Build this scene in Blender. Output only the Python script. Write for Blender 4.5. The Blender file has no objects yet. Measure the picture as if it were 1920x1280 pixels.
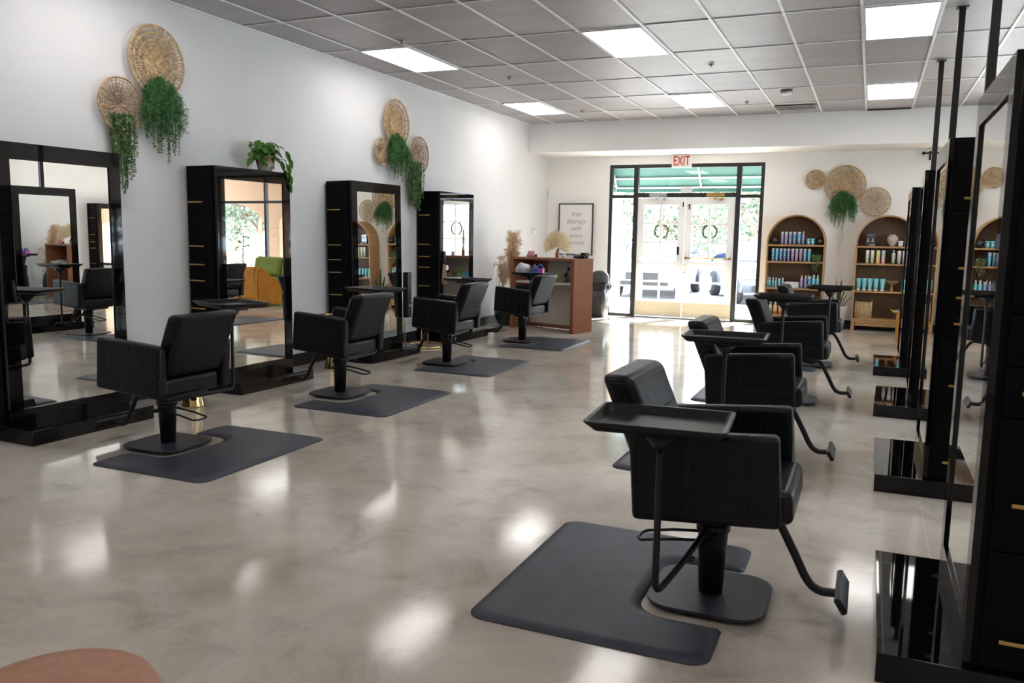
import bpy, bmesh, math, random
from mathutils import Vector, Matrix, Euler
R = math.radians
PI = math.pi
sc = bpy.context.scene
col = sc.collection

# ---------------------------------------------------------------- camera
cam = bpy.data.objects.new('camera', bpy.data.cameras.new('camera'))
col.objects.link(cam)
cam.data.sensor_width = 36.0
cam.data.lens = 29.047
cam.data.clip_start = 0.02
cam.data.clip_end = 300
_r = Vector((0.91769435, 0.39697359, 0.01578151)); _u = Vector((-0.06513189, 0.1111438, 0.99166773)); _f = Vector((-0.39191188, 0.91107575, -0.12785168))
_m = Matrix((_r, _u, -_f)).transposed().to_4x4()
_m.translation = Vector((0, 0, 1.42))
cam.matrix_world = _m
cam.data.dof.use_dof = True
cam.data.dof.focus_distance = 9.0
cam.data.dof.aperture_fstop = 6.0
sc.camera = cam

# ---------------------------------------------------------------- world, sun, exposure
w = bpy.data.worlds.new('world'); sc.world = w; w.use_nodes = True
bg = w.node_tree.nodes['Background']
bg.inputs[0].default_value = (0.76, 0.88, 1.0, 1)
bg.inputs[1].default_value = 12.0
sun = bpy.data.objects.new('sun', bpy.data.lights.new('sun', 'SUN'))
col.objects.link(sun)
sun.data.energy = 60.0
sun.data.angle = R(0.6)
sun.data.color = (1.0, 0.95, 0.88)
sun.rotation_euler = Vector((-0.28, -0.80, -0.74)).to_track_quat('-Z', 'Y').to_euler()
sc.view_settings.view_transform = 'Standard'
sc.view_settings.look = 'None'
sc.view_settings.gamma = 1.0
sc.view_settings.use_curve_mapping = False
sc.view_settings.exposure = 0.52
PANEL = 5.2          # radiance of the ceiling light panels
try:
    sc.cycles.max_bounces = 10; sc.cycles.diffuse_bounces = 5; sc.cycles.glossy_bounces = 6
    sc.cycles.transparent_max_bounces = 16; sc.cycles.caustics_reflective = False
    sc.cycles.sample_clamp_indirect = 6.0
    sc.cycles.use_denoising = True
except Exception:
    pass

# ---------------------------------------------------------------- materials
def nmat(name):
    m = bpy.data.materials.new(name); m.use_nodes = True
    nt = m.node_tree
    return m, nt, nt.nodes['Principled BSDF']
def N(nt, kind, **kw):
    n = nt.nodes.new(kind)
    for k, v in kw.items():
        if k.startswith('i_'):
            n.inputs[k[2:].replace('_', ' ')].default_value = v
        else: setattr(n, k, v)
    return n
def L(nt, a, b): nt.links.new(a, b)
def S(p, **kw):
    for k, v in kw.items():
        p.inputs[k.replace('_', ' ')].default_value = v
def c4(c): return (c[0], c[1], c[2], 1)
def ramp(nt, fac, stops):
    r = N(nt, 'ShaderNodeValToRGB'); e = r.color_ramp.elements
    while len(e) < len(stops): e.new(0.5)
    for q, (pos, c) in zip(e, stops): q.position = pos; q.color = c4(c)
    L(nt, fac, r.inputs[0]); return r
def objco(nt, scale=(1, 1, 1)):
    t = N(nt, 'ShaderNodeTexCoord'); mp = N(nt, 'ShaderNodeMapping')
    mp.inputs['Scale'].default_value = scale
    L(nt, t.outputs['Object'], mp.inputs[0]); return mp.outputs[0]
def simple(name, c, rough=0.5, metal=0.0, spec=0.5, var=0.08, scale=12, bump=0.0, bscale=60, coat=0.0, stretch=(1, 1, 1), emit=None):
    """colour broken up by fine noise, with an optional bump"""
    m, nt, p = nmat(name)
    co = objco(nt, stretch)
    nz = N(nt, 'ShaderNodeTexNoise', i_Scale=scale, i_Detail=4.0); L(nt, co, nz.inputs['Vector'])
    a = tuple(max(0, x * (1 - var)) for x in c); b = tuple(min(1, x * (1 + var)) for x in c)
    r = ramp(nt, nz.outputs[0], [(0.3, a), (0.7, b)]); L(nt, r.outputs[0], p.inputs['Base Color'])
    S(p, Roughness=rough, Metallic=metal, Coat_Weight=coat)
    p.inputs['Specular IOR Level'].default_value = spec
    if bump:
        n2 = N(nt, 'ShaderNodeTexNoise', i_Scale=bscale, i_Detail=3.0); L(nt, co, n2.inputs['Vector'])
        bp = N(nt, 'ShaderNodeBump', i_Strength=bump, i_Distance=0.01); L(nt, n2.outputs[0], bp.inputs['Height'])
        L(nt, bp.outputs[0], p.inputs['Normal'])
    if emit:
        p.inputs['Emission Color'].default_value = c4(emit[0]); p.inputs['Emission Strength'].default_value = emit[1]
    return m

MT = {}
MT['wall'] = simple('wall_paint', (0.90, 0.875, 0.84), 0.6, var=0.015, scale=2, bump=0.25, bscale=140, spec=0.3)
MT['wall_cool_light'] = simple('wall_paint_cool_light', (0.745, 0.735, 0.735), 0.6, var=0.015, scale=2, bump=0.25, bscale=140, spec=0.3)  # left wall: cool daylight and its lower brightness are put into the colour
MT['beam'] = simple('beam_paint', (0.88, 0.86, 0.83), 0.6, var=0.015, scale=2, bump=0.15, bscale=120, spec=0.3)
MT['blacktrim'] = simple('black_trim', (0.012, 0.012, 0.013), 0.45)
MT['alu'] = simple('dark_frame', (0.02, 0.02, 0.022), 0.4)
MT['doorwhite'] = simple('door_paint', (0.86, 0.86, 0.85), 0.4, var=0.02)
MT['cabinet'] = simple('black_cabinet', (0.0025, 0.0025, 0.003), 0.5, spec=0.08)
MT['gloss'] = simple('piano_black', (0.003, 0.003, 0.0032), 0.03, spec=0.32, var=0.02)
MT['brass'] = simple('brushed_brass', (0.55, 0.37, 0.12), 0.3, 1.0, var=0.1, scale=60)
MT['gold'] = simple('polished_gold', (0.83, 0.60, 0.27), 0.2, 1.0, var=0.05)
MT['steel'] = simple('steel', (0.6, 0.6, 0.6), 0.3, 1.0)
MT['metal'] = simple('satin_black_metal', (0.006, 0.006, 0.007), 0.42, spec=0.4)
MT['plate'] = simple('black_plate_sky_tint', (0.022, 0.025, 0.038), 0.45, spec=0.5)  # black plate; the bluish sky reflection is put into its colour
MT['tray'] = simple('black_tray_plastic', (0.006, 0.006, 0.007), 0.36, spec=0.35, bump=0.05, bscale=200)
MT['mat'] = simple('rubber_mat', (0.031, 0.034, 0.052), 0.5, var=0.25, scale=7, bump=0.08, bscale=300, spec=0.45)
MT['wood'] = simple('oak', (0.43, 0.245, 0.105), 0.42, var=0.22, scale=9, stretch=(7, 7, 0.8))
MT['woodh'] = simple('oak_lengthwise', (0.43, 0.245, 0.105), 0.42, var=0.22, scale=9, stretch=(0.8, 7, 7))
MT['woodback'] = simple('walnut_back', (0.13, 0.068, 0.03), 0.5, var=0.2, scale=9, stretch=(6, 6, 0.8))
MT['desk'] = simple('cherry_laminate', (0.27, 0.098, 0.046), 0.32, var=0.25, scale=8, stretch=(9, 9, 0.7))
MT['deskwhite'] = simple('desk_panel', (0.62, 0.58, 0.52), 0.5, var=0.03)
MT['shelfwhite'] = simple('worktop', (0.72, 0.69, 0.66), 0.4, var=0.03)
MT['straw'] = simple('straw', (0.50, 0.345, 0.195), 0.75, var=0.5, scale=38, bump=0.4, bscale=120, spec=0.2)
MT['rattan'] = simple('rattan', (0.42, 0.27, 0.155), 0.6, var=0.5, scale=30, bump=0.2, spec=0.3)
MT['basket'] = simple('basket_cane', (0.62, 0.44, 0.23), 0.6, var=0.35, scale=40, bump=0.2)
MT['pampas'] = simple('pampas', (0.66, 0.46, 0.28), 0.9, var=0.3, scale=20, spec=0.1)
MT['palm'] = simple('dried_palm', (0.82, 0.70, 0.50), 0.8, var=0.2, scale=40, spec=0.1)
MT['amber'] = simple('amber_glass', (0.32, 0.10, 0.015), 0.1, var=0.05)
MT['white'] = simple('white_plastic', (0.78, 0.78, 0.77), 0.35, var=0.03)
MT['cream'] = simple('cream_ceramic', (0.50, 0.43, 0.35), 0.6, var=0.06)
MT['darkvase'] = simple('dark_green_glaze', (0.010, 0.017, 0.014), 0.25)
MT['trash'] = simple('grey_bin_plastic', (0.032, 0.032, 0.036), 0.4, var=0.05)
MT['bag'] = simple('black_bag', (0.02, 0.02, 0.022), 0.25)
MT['plasticbag'] = simple('white_bag', (0.66, 0.66, 0.68), 0.45, var=0.12, scale=30, bump=0.8, bscale=40)
MT['pink'] = simple('pink_candle', (0.62, 0.30, 0.32), 0.3)
MT['magenta'] = simple('magenta_plastic', (0.46, 0.06, 0.36), 0.35)
MT['blue'] = simple('blue_plastic', (0.015, 0.16, 0.44), 0.35)
MT['grey'] = simple('grey_plastic', (0.16, 0.15, 0.16), 0.4)
MT['green_note'] = simple('green_note', (0.30, 0.50, 0.16), 0.7)
MT['blue_note'] = simple('blue_note', (0.10, 0.42, 0.58), 0.7)
MT['cardboard'] = simple('cardboard', (0.30, 0.20, 0.12), 0.7)
MT['lavender'] = simple('lavender_card', (0.36, 0.30, 0.50), 0.5, var=0.25, scale=50)
MT['orange'] = simple('mustard_velvet', (0.42, 0.17, 0.02), 0.75, var=0.12, scale=10, spec=0.2)
MT['sofa'] = simple('green_velvet', (0.19, 0.23, 0.05), 0.7, var=0.15, scale=8, spec=0.2)
MT['brown'] = simple('brown_leather', (0.36, 0.17, 0.10), 0.5, var=0.1, scale=40, bump=0.1, bscale=300)
MT['terra'] = simple('terracotta', (0.36, 0.15, 0.06), 0.7)
MT['potwhite'] = simple('ribbed_pot', (0.52, 0.47, 0.42), 0.5)
MT['seagrass'] = simple('seagrass', (0.33, 0.20, 0.10), 0.8, var=0.3, scale=60)
MT['tassel'] = simple('tassel_fibre', (0.50, 0.34, 0.22), 0.7, var=0.3, scale=80)
MT['print'] = simple('poster_paper', (0.80, 0.79, 0.78), 0.3, var=0.01)
MT['printink'] = simple('poster_lettering', (0.62, 0.46, 0.39), 0.6)
MT['exitbody'] = simple('exit_housing', (0.80, 0.78, 0.74), 0.4, var=0.02)
MT['exitred'] = simple('exit_letters', (0.55, 0.03, 0.02), 0.4)
MT['kick'] = simple('kick_plate', (0.66, 0.58, 0.42), 0.35, 0.2, var=0.08, scale=20, stretch=(1, 1, 5))
MT['awnframe'] = simple('awning_tube', (0.8, 0.74, 0.68), 0.4)
MT['bark'] = simple('bark', (0.25, 0.18, 0.13), 0.9, var=0.3)
MT['soil'] = simple('soil', (0.03, 0.02, 0.015), 0.9)
MT['concrete'] = simple('walkway_concrete', (0.55, 0.53, 0.50), 0.8, var=0.06, scale=3)
MT['asphalt'] = simple('asphalt', (0.30, 0.30, 0.31), 0.9, var=0.1, scale=20)
MT['stucco'] = simple('peach_stucco', (0.20, 0.118, 0.068), 0.85, var=0.04, bump=0.2)
MT['carwhite'] = simple('white_car_paint', (0.75, 0.76, 0.78), 0.15, coat=0.6, var=0.02)
MT['carsilver'] = simple('silver_car_paint', (0.09, 0.10, 0.13), 0.2, 0.0, coat=0.6)
MT['carglass'] = simple('car_window', (0.012, 0.02, 0.05), 0.05, spec=0.6)
MT['tyre'] = simple('tyre_rubber', (0.03, 0.03, 0.035), 0.8)
MT['lamp'] = simple('head_lamp', (0.7, 0.72, 0.75), 0.1)
MT['sprink'] = simple('sprinkler_metal', (0.25, 0.23, 0.22), 0.4, 0.6)
MT['vent'] = simple('vent_grille', (0.42, 0.38, 0.36), 0.6)
MT['panelframe'] = simple('panel_rim', (0.72, 0.72, 0.72), 0.5)
MT['mirror'], _nt, _p = nmat('silvered_mirror'); S(_p, Metallic=1.0, Roughness=0.0); _p.inputs['Base Color'].default_value = (0.90, 0.91, 0.90, 1)
MT['panel'], _nt, _p = nmat('lit_diffuser'); S(_p, Roughness=0.6)
_p.inputs['Base Color'].default_value = (0.9, 0.9, 0.9, 1)
_p.inputs['Emission Color'].default_value = (1.0, 0.97, 0.94, 1); _p.inputs['Emission Strength'].default_value = PANEL

def glassmat():
    m, nt, p = nmat('window_pane'); nt.nodes.remove(p)
    out = [n for n in nt.nodes if n.type == 'OUTPUT_MATERIAL'][0]
    t = N(nt, 'ShaderNodeBsdfTransparent'); t.inputs[0].default_value = (0.95, 0.97, 0.97, 1)
    g = N(nt, 'ShaderNodeBsdfGlossy'); g.inputs['Roughness'].default_value = 0.02
    lw = N(nt, 'ShaderNodeLayerWeight', i_Blend=0.5); pw = N(nt, 'ShaderNodeMath', operation='POWER'); pw.inputs[1].default_value = 4.0
    fr = N(nt, 'ShaderNodeMath', operation='MULTIPLY_ADD'); fr.inputs[1].default_value = 0.7; fr.inputs[2].default_value = 0.035
    L(nt, lw.outputs['Facing'], pw.inputs[0]); L(nt, pw.outputs[0], fr.inputs[0]); mx = N(nt, 'ShaderNodeMixShader')
    L(nt, fr.outputs[0], mx.inputs[0]); L(nt, t.outputs[0], mx.inputs[1]); L(nt, g.outputs[0], mx.inputs[2]); L(nt, mx.outputs[0], out.inputs[0])
    return m
MT['glass'] = glassmat()

def leafmat(name, a, b, transl=0.25, rough=0.5, scale=25):
    m, nt, p = nmat(name)
    nz = N(nt, 'ShaderNodeTexNoise', i_Scale=scale, i_Detail=2.0); L(nt, objco(nt), nz.inputs['Vector'])
    r = ramp(nt, nz.outputs[0], [(0.38, a), (0.62, b)]); L(nt, r.outputs[0], p.inputs['Base Color'])
    S(p, Roughness=rough); p.inputs['Specular IOR Level'].default_value = 0.3
    out = [n for n in nt.nodes if n.type == 'OUTPUT_MATERIAL'][0]
    t = N(nt, 'ShaderNodeBsdfTranslucent'); L(nt, r.outputs[0], t.inputs[0])
    mx = N(nt, 'ShaderNodeMixShader'); mx.inputs[0].default_value = transl
    L(nt, p.outputs[0], mx.inputs[1]); L(nt, t.outputs[0], mx.inputs[2]); L(nt, mx.outputs[0], out.inputs[0])
    return m
MT['fern'] = leafmat('fern_green', (0.045, 0.15, 0.05), (0.12, 0.30, 0.10))
MT['trail'] = leafmat('trailing_green', (0.09, 0.19, 0.07), (0.24, 0.36, 0.15))
MT['greymoss'] = leafmat('grey_green_moss', (0.22, 0.26, 0.17), (0.38, 0.40, 0.30))
MT['pothos'] = leafmat('pothos_green', (0.05, 0.16, 0.03), (0.16, 0.34, 0.06), rough=0.3)
MT['snake'] = leafmat('snake_plant', (0.03, 0.07, 0.02), (0.13, 0.19, 0.05), rough=0.4, scale=40)
MT['tree'] = leafmat('tree_leaves', (0.09, 0.135, 0.09), (0.20, 0.23, 0.17), 0.3, scale=3)
MT['treered'] = leafmat('red_blossom', (0.30, 0.15, 0.11), (0.40, 0.22, 0.16), 0.3)
MT['flower'] = leafmat('pink_blossom', (0.7, 0.1, 0.4), (0.8, 0.6, 0.2), 0.2, scale=1.5)
MT['awning'] = leafmat('green_canvas', (0.022, 0.085, 0.072), (0.028, 0.10, 0.085), 0.10, scale=2)

def leather(name, axes, sp, off):
    """black leather with stitched seams along two object axes"""
    m, nt, p = nmat(name)
    S(p, Roughness=0.38); p.inputs['Base Color'].default_value = (0.0045, 0.0045, 0.0062, 1); p.inputs['Specular IOR Level'].default_value = 0.22
    t = N(nt, 'ShaderNodeTexCoord'); sx = N(nt, 'ShaderNodeSeparateXYZ'); L(nt, t.outputs['Object'], sx.inputs[0])
    hs = []
    for ax, s, o in zip(axes, sp, off):
        a = N(nt, 'ShaderNodeMath', operation='ADD'); a.inputs[1].default_value = o + 50 * s; L(nt, sx.outputs[ax], a.inputs[0])
        md = N(nt, 'ShaderNodeMath', operation='PINGPONG'); md.inputs[1].default_value = s / 2; L(nt, a.outputs[0], md.inputs[0])
        mr = N(nt, 'ShaderNodeMapRange'); mr.inputs['From Max'].default_value = 0.006; mr.interpolation_type = 'SMOOTHSTEP'; L(nt, md.outputs[0], mr.inputs[0]); hs.append(mr.outputs[0])
    mn = N(nt, 'ShaderNodeMath', operation='MINIMUM'); L(nt, hs[0], mn.inputs[0])
    L(nt, hs[1] if len(hs) > 1 else hs[0], mn.inputs[1])
    nz = N(nt, 'ShaderNodeTexNoise', i_Scale=14.0, i_Detail=6.0); L(nt, t.outputs['Object'], nz.inputs['Vector'])
    ad = N(nt, 'ShaderNodeMath', operation='MULTIPLY_ADD'); ad.inputs[1].default_value = 0.25; L(nt, nz.outputs[0], ad.inputs[0]); L(nt, mn.outputs[0], ad.inputs[2])
    bp = N(nt, 'ShaderNodeBump', i_Strength=0.45, i_Distance=0.004); L(nt, ad.outputs[0], bp.inputs['Height']); L(nt, bp.outputs[0], p.inputs['Normal'])
    return m
MT['lea_plain'] = simple('black_leather', (0.0026, 0.0026, 0.0040), 0.36, spec=0.3, var=0.15, bump=0.12, bscale=25)
MT['lea_arm'] = leather('quilted_leather_side', (0, 2), (0.105, 0.11), (0.05, 0.035))
MT['lea_back'] = leather('quilted_leather_back', (1, 2), (0.098, 0.13), (0.049, 0.03))

def floormat():
    m, nt, p = nmat('polished_concrete')
    t = N(nt, 'ShaderNodeTexCoord')
    n1 = N(nt, 'ShaderNodeTexNoise', i_Scale=0.55, i_Detail=8.0, i_Roughness=0.62); L(nt, t.outputs['Object'], n1.inputs['Vector'])
    r1 = ramp(nt, n1.outputs[0], [(0.32, (0.40, 0.34, 0.285)), (0.5, (0.54, 0.485, 0.425)), (0.68, (0.64, 0.595, 0.54))])
    n2 = N(nt, 'ShaderNodeTexNoise', i_Scale=2.6, i_Detail=10.0, i_Roughness=0.7, i_Distortion=0.6); L(nt, t.outputs['Object'], n2.inputs['Vector'])
    r2 = ramp(nt, n2.outputs[0], [(0.28, (0.62, 0.60, 0.57)), (0.46, (0.95, 0.95, 0.94)), (0.7, (1.12, 1.11, 1.09))])
    mx = N(nt, 'ShaderNodeMix', data_type='RGBA', blend_type='MULTIPLY'); mx.inputs[0].default_value = 0.85
    L(nt, r1.outputs[0], mx.inputs[6]); L(nt, r2.outputs[0], mx.inputs[7])
    n3 = N(nt, 'ShaderNodeTexNoise', i_Scale=180.0, i_Detail=2.0); L(nt, t.outputs['Object'], n3.inputs['Vector'])
    r3 = ramp(nt, n3.outputs[0], [(0.35, (0.90, 0.90, 0.90)), (0.65, (1.06, 1.06, 1.06))])
    mx2 = N(nt, 'ShaderNodeMix', data_type='RGBA', blend_type='MULTIPLY'); mx2.inputs[0].default_value = 1.0
    L(nt, mx.outputs[2], mx2.inputs[6]); L(nt, r3.outputs[0], mx2.inputs[7])
    # sparse pale filler patches and dark pits
    wv = N(nt, 'ShaderNodeTexNoise', i_Scale=9.0, i_Detail=3.0); L(nt, t.outputs['Object'], wv.inputs['Vector'])
    wa = N(nt, 'ShaderNodeMix', data_type='RGBA', blend_type='LINEAR_LIGHT'); wa.inputs[0].default_value = 0.035
    L(nt, t.outputs['Object'], wa.inputs[6]); L(nt, wv.outputs['Color'], wa.inputs[7])
    vo = N(nt, 'ShaderNodeTexVoronoi', i_Scale=1.35); L(nt, wa.outputs[2], vo.inputs['Vector'])
    sp = N(nt, 'ShaderNodeSeparateColor'); L(nt, vo.outputs['Color'], sp.inputs[0])
    rad = N(nt, 'ShaderNodeMath', operation='MULTIPLY'); rad.inputs[1].default_value = 0.10; L(nt, sp.outputs[1], rad.inputs[0])
    lt = N(nt, 'ShaderNodeMath', operation='LESS_THAN'); L(nt, vo.outputs['Distance'], lt.inputs[0]); L(nt, rad.outputs[0], lt.inputs[1])
    se = N(nt, 'ShaderNodeMath', operation='GREATER_THAN'); se.inputs[1].default_value = 0.2; L(nt, sp.outputs[0], se.inputs[0])
    mm = N(nt, 'ShaderNodeMath', operation='MULTIPLY'); L(nt, lt.outputs[0], mm.inputs[0]); L(nt, se.outputs[0], mm.inputs[1])
    m3 = N(nt, 'ShaderNodeMix', data_type='RGBA'); m3.inputs[7].default_value = (0.66, 0.60, 0.50, 1)
    sc_ = N(nt, 'ShaderNodeMath', operation='MULTIPLY'); sc_.inputs[1].default_value = 0.8; L(nt, mm.outputs[0], sc_.inputs[0])
    L(nt, sc_.outputs[0], m3.inputs[0]); L(nt, mx2.outputs[2], m3.inputs[6])
    # thin wandering control joint running down the right side of the room
    sj = N(nt, 'ShaderNodeSeparateXYZ'); L(nt, wa.outputs[2], sj.inputs[0])
    cj = N(nt, 'ShaderNodeMath', operation='COMPARE'); cj.inputs[1].default_value = 0.335; cj.inputs[2].default_value = 0.0022; L(nt, sj.outputs[0], cj.inputs[0])
    cs = N(nt, 'ShaderNodeMath', operation='MULTIPLY'); cs.inputs[1].default_value = 0.55; L(nt, cj.outputs[0], cs.inputs[0])
    m4 = N(nt, 'ShaderNodeMix', data_type='RGBA'); m4.inputs[7].default_value = (0.75, 0.70, 0.62, 1)
    L(nt, cs.outputs[0], m4.inputs[0]); L(nt, m3.outputs[2], m4.inputs[6])
    L(nt, m4.outputs[2], p.inputs['Base Color'])
    rr = N(nt, 'ShaderNodeMapRange'); rr.inputs['To Min'].default_value = 0.05; rr.inputs['To Max'].default_value = 0.15; L(nt, n2.outputs[0], rr.inputs[0])
    L(nt, rr.outputs[0], p.inputs['Roughness']); p.inputs['Specular IOR Level'].default_value = 0.40
    bp = N(nt, 'ShaderNodeBump', i_Strength=0.05, i_Distance=0.01); L(nt, n2.outputs[0], bp.inputs['Height']); L(nt, bp.outputs[0], p.inputs['Normal'])
    return m
MT['floor'] = floormat()

def tilemat():
    m, nt, p = nmat('ceiling_tile')
    t = N(nt, 'ShaderNodeTexCoord')
    n1 = N(nt, 'ShaderNodeTexNoise', i_Scale=70.0, i_Detail=3.0, i_Roughness=0.7); L(nt, t.outputs['Object'], n1.inputs['Vector'])
    r1 = ramp(nt, n1.outputs[0], [(0.31, (0.42, 0.41, 0.42)), (0.40, (1, 1, 1))])
    mp = N(nt, 'ShaderNodeMapping'); mp.inputs['Location'].default_value = (0.20, -7.58 + 1.22 * 20, 0); mp.inputs['Scale'].default_value = (1 / 0.61, 1 / 1.22, 0)
    mp.vector_type = 'POINT'
    ad = N(nt, 'ShaderNodeVectorMath', operation='ADD'); ad.inputs[1].default_value = (0.20 + 0.61 * 20, -7.58 + 1.22 * 20, 0)
    dv = N(nt, 'ShaderNodeVectorMath', operation='DIVIDE'); dv.inputs[1].default_value = (0.61, 1.22, 1)
    fl = N(nt, 'ShaderNodeVectorMath', operation='FLOOR')
    L(nt, t.outputs['Object'], ad.inputs[0]); L(nt, ad.outputs[0], dv.inputs[0]); L(nt, dv.outputs[0], fl.inputs[0])
    wn = N(nt, 'ShaderNodeTexWhiteNoise'); L(nt, fl.outputs[0], wn.inputs['Vector'])
    r2 = ramp(nt, wn.outputs['Value'], [(0.0, (0.33, 0.305, 0.315)), (0.6, (0.40, 0.375, 0.385)), (1.0, (0.50, 0.475, 0.49))])
    n4 = N(nt, 'ShaderNodeTexNoise', i_Scale=1.2, i_Detail=5.0); mp2 = N(nt, 'ShaderNodeMapping'); mp2.inputs['Scale'].default_value = (1, 4, 1); L(nt, t.outputs['Object'], mp2.inputs[0]); L(nt, mp2.outputs[0], n4.inputs['Vector'])
    r4 = ramp(nt, n4.outputs[0], [(0.35, (0.93, 0.93, 0.93)), (0.65, (1.05, 1.05, 1.05))])
    a = N(nt, 'ShaderNodeMix', data_type='RGBA', blend_type='MULTIPLY'); a.inputs[0].default_value = 1; L(nt, r2.outputs[0], a.inputs[6]); L(nt, r1.outputs[0], a.inputs[7])
    b = N(nt, 'ShaderNodeMix', data_type='RGBA', blend_type='MULTIPLY'); b.inputs[0].default_value = 1; L(nt, a.outputs[2], b.inputs[6]); L(nt, r4.outputs[0], b.inputs[7])
    L(nt, b.outputs[2], p.inputs['Base Color']); S(p, Roughness=0.42); p.inputs['Specular IOR Level'].default_value = 0.45
    return m
MT['tile'] = tilemat()

def labelmat(name, c, c2, txt=(0.85, 0.87, 0.9)):
    """a bottle: body colour shading into a second one up the bottle, with a broken vertical band of pale lettering"""
    m, nt, p = nmat(name)
    t = N(nt, 'ShaderNodeTexCoord'); sx = N(nt, 'ShaderNodeSeparateXYZ'); L(nt, t.outputs['Object'], sx.inputs[0])
    mr = N(nt, 'ShaderNodeMapRange'); mr.inputs['From Max'].default_value = 0.2; L(nt, sx.outputs[2], mr.inputs[0])
    r = ramp(nt, mr.outputs[0], [(0.0, c), (0.9, c2)])
    nz = N(nt, 'ShaderNodeTexNoise', i_Scale=95.0, i_Detail=0.0); mp = N(nt, 'ShaderNodeMapping'); mp.inputs['Scale'].default_value = (1.0, 0.1, 1.0)
    L(nt, t.outputs['Object'], mp.inputs[0]); L(nt, mp.outputs[0], nz.inputs['Vector'])
    g = N(nt, 'ShaderNodeMath', operation='GREATER_THAN'); g.inputs[1].default_value = 0.52; L(nt, nz.outputs[0], g.inputs[0])
    ab = N(nt, 'ShaderNodeMath', operation='ABSOLUTE'); L(nt, sx.outputs[0], ab.inputs[0])
    l2 = N(nt, 'ShaderNodeMath', operation='LESS_THAN'); l2.inputs[1].default_value = 0.011; L(nt, ab.outputs[0], l2.inputs[0])
    mu = N(nt, 'ShaderNodeMath', operation='MULTIPLY'); L(nt, g.outputs[0], mu.inputs[0]); L(nt, l2.outputs[0], mu.inputs[1])
    sc_ = N(nt, 'ShaderNodeMath', operation='MULTIPLY'); sc_.inputs[1].default_value = 0.85; L(nt, mu.outputs[0], sc_.inputs[0])
    mx = N(nt, 'ShaderNodeMix', data_type='RGBA'); mx.inputs[7].default_value = c4(txt)
    L(nt, sc_.outputs[0], mx.inputs[0]); L(nt, r.outputs[0], mx.inputs[6]); L(nt, mx.outputs[2], p.inputs['Base Color']); S(p, Roughness=0.35)
    return m
TEAL = labelmat('teal_bottle', (0.05, 0.36, 0.42), (0.12, 0.48, 0.52))
CYAN = labelmat('cyan_bottle', (0.03, 0.30, 0.50), (0.08, 0.44, 0.60))
BLUE = labelmat('blue_bottle', (0.05, 0.14, 0.36), (0.07, 0.26, 0.50))
LAV = labelmat('lavender_bottle', (0.15, 0.13, 0.32), (0.34, 0.28, 0.46))
PLUM = labelmat('plum_bottle', (0.32, 0.12, 0.32), (0.42, 0.24, 0.42))
PURP = labelmat('purple_bottle', (0.10, 0.07, 0.24), (0.24, 0.17, 0.38))
GREENB = labelmat('white_green_bottle', (0.13, 0.20, 0.03), (0.74, 0.76, 0.66), (0.9, 0.9, 0.9))
YELB = labelmat('white_yellow_bottle', (0.62, 0.30, 0.03), (0.66, 0.66, 0.20), (0.9, 0.9, 0.9))
ORB = labelmat('white_orange_bottle', (0.62, 0.20, 0.02), (0.35, 0.55, 0.68), (0.9, 0.9, 0.9))
BRNB = labelmat('white_brown_bottle', (0.10, 0.045, 0.02), (0.72, 0.72, 0.70), (0.9, 0.9, 0.9))
SKYB = labelmat('white_blue_bottle', (0.20, 0.12, 0.06), (0.50, 0.66, 0.76), (0.9, 0.9, 0.9))
PEACH = labelmat('peach_bottle', (0.70, 0.33, 0.12), (0.78, 0.62, 0.45), (0.8, 0.25, 0.2))
LIME = labelmat('lime_bottle', (0.40, 0.50, 0.10), (0.70, 0.74, 0.45))
CAP = simple('clear_cap', (0.55, 0.60, 0.66), 0.25)
CAPW = simple('white_cap', (0.75, 0.75, 0.75), 0.35)
BLK = simple('black_gloss_box', (0.008, 0.008, 0.012), 0.15)

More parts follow.
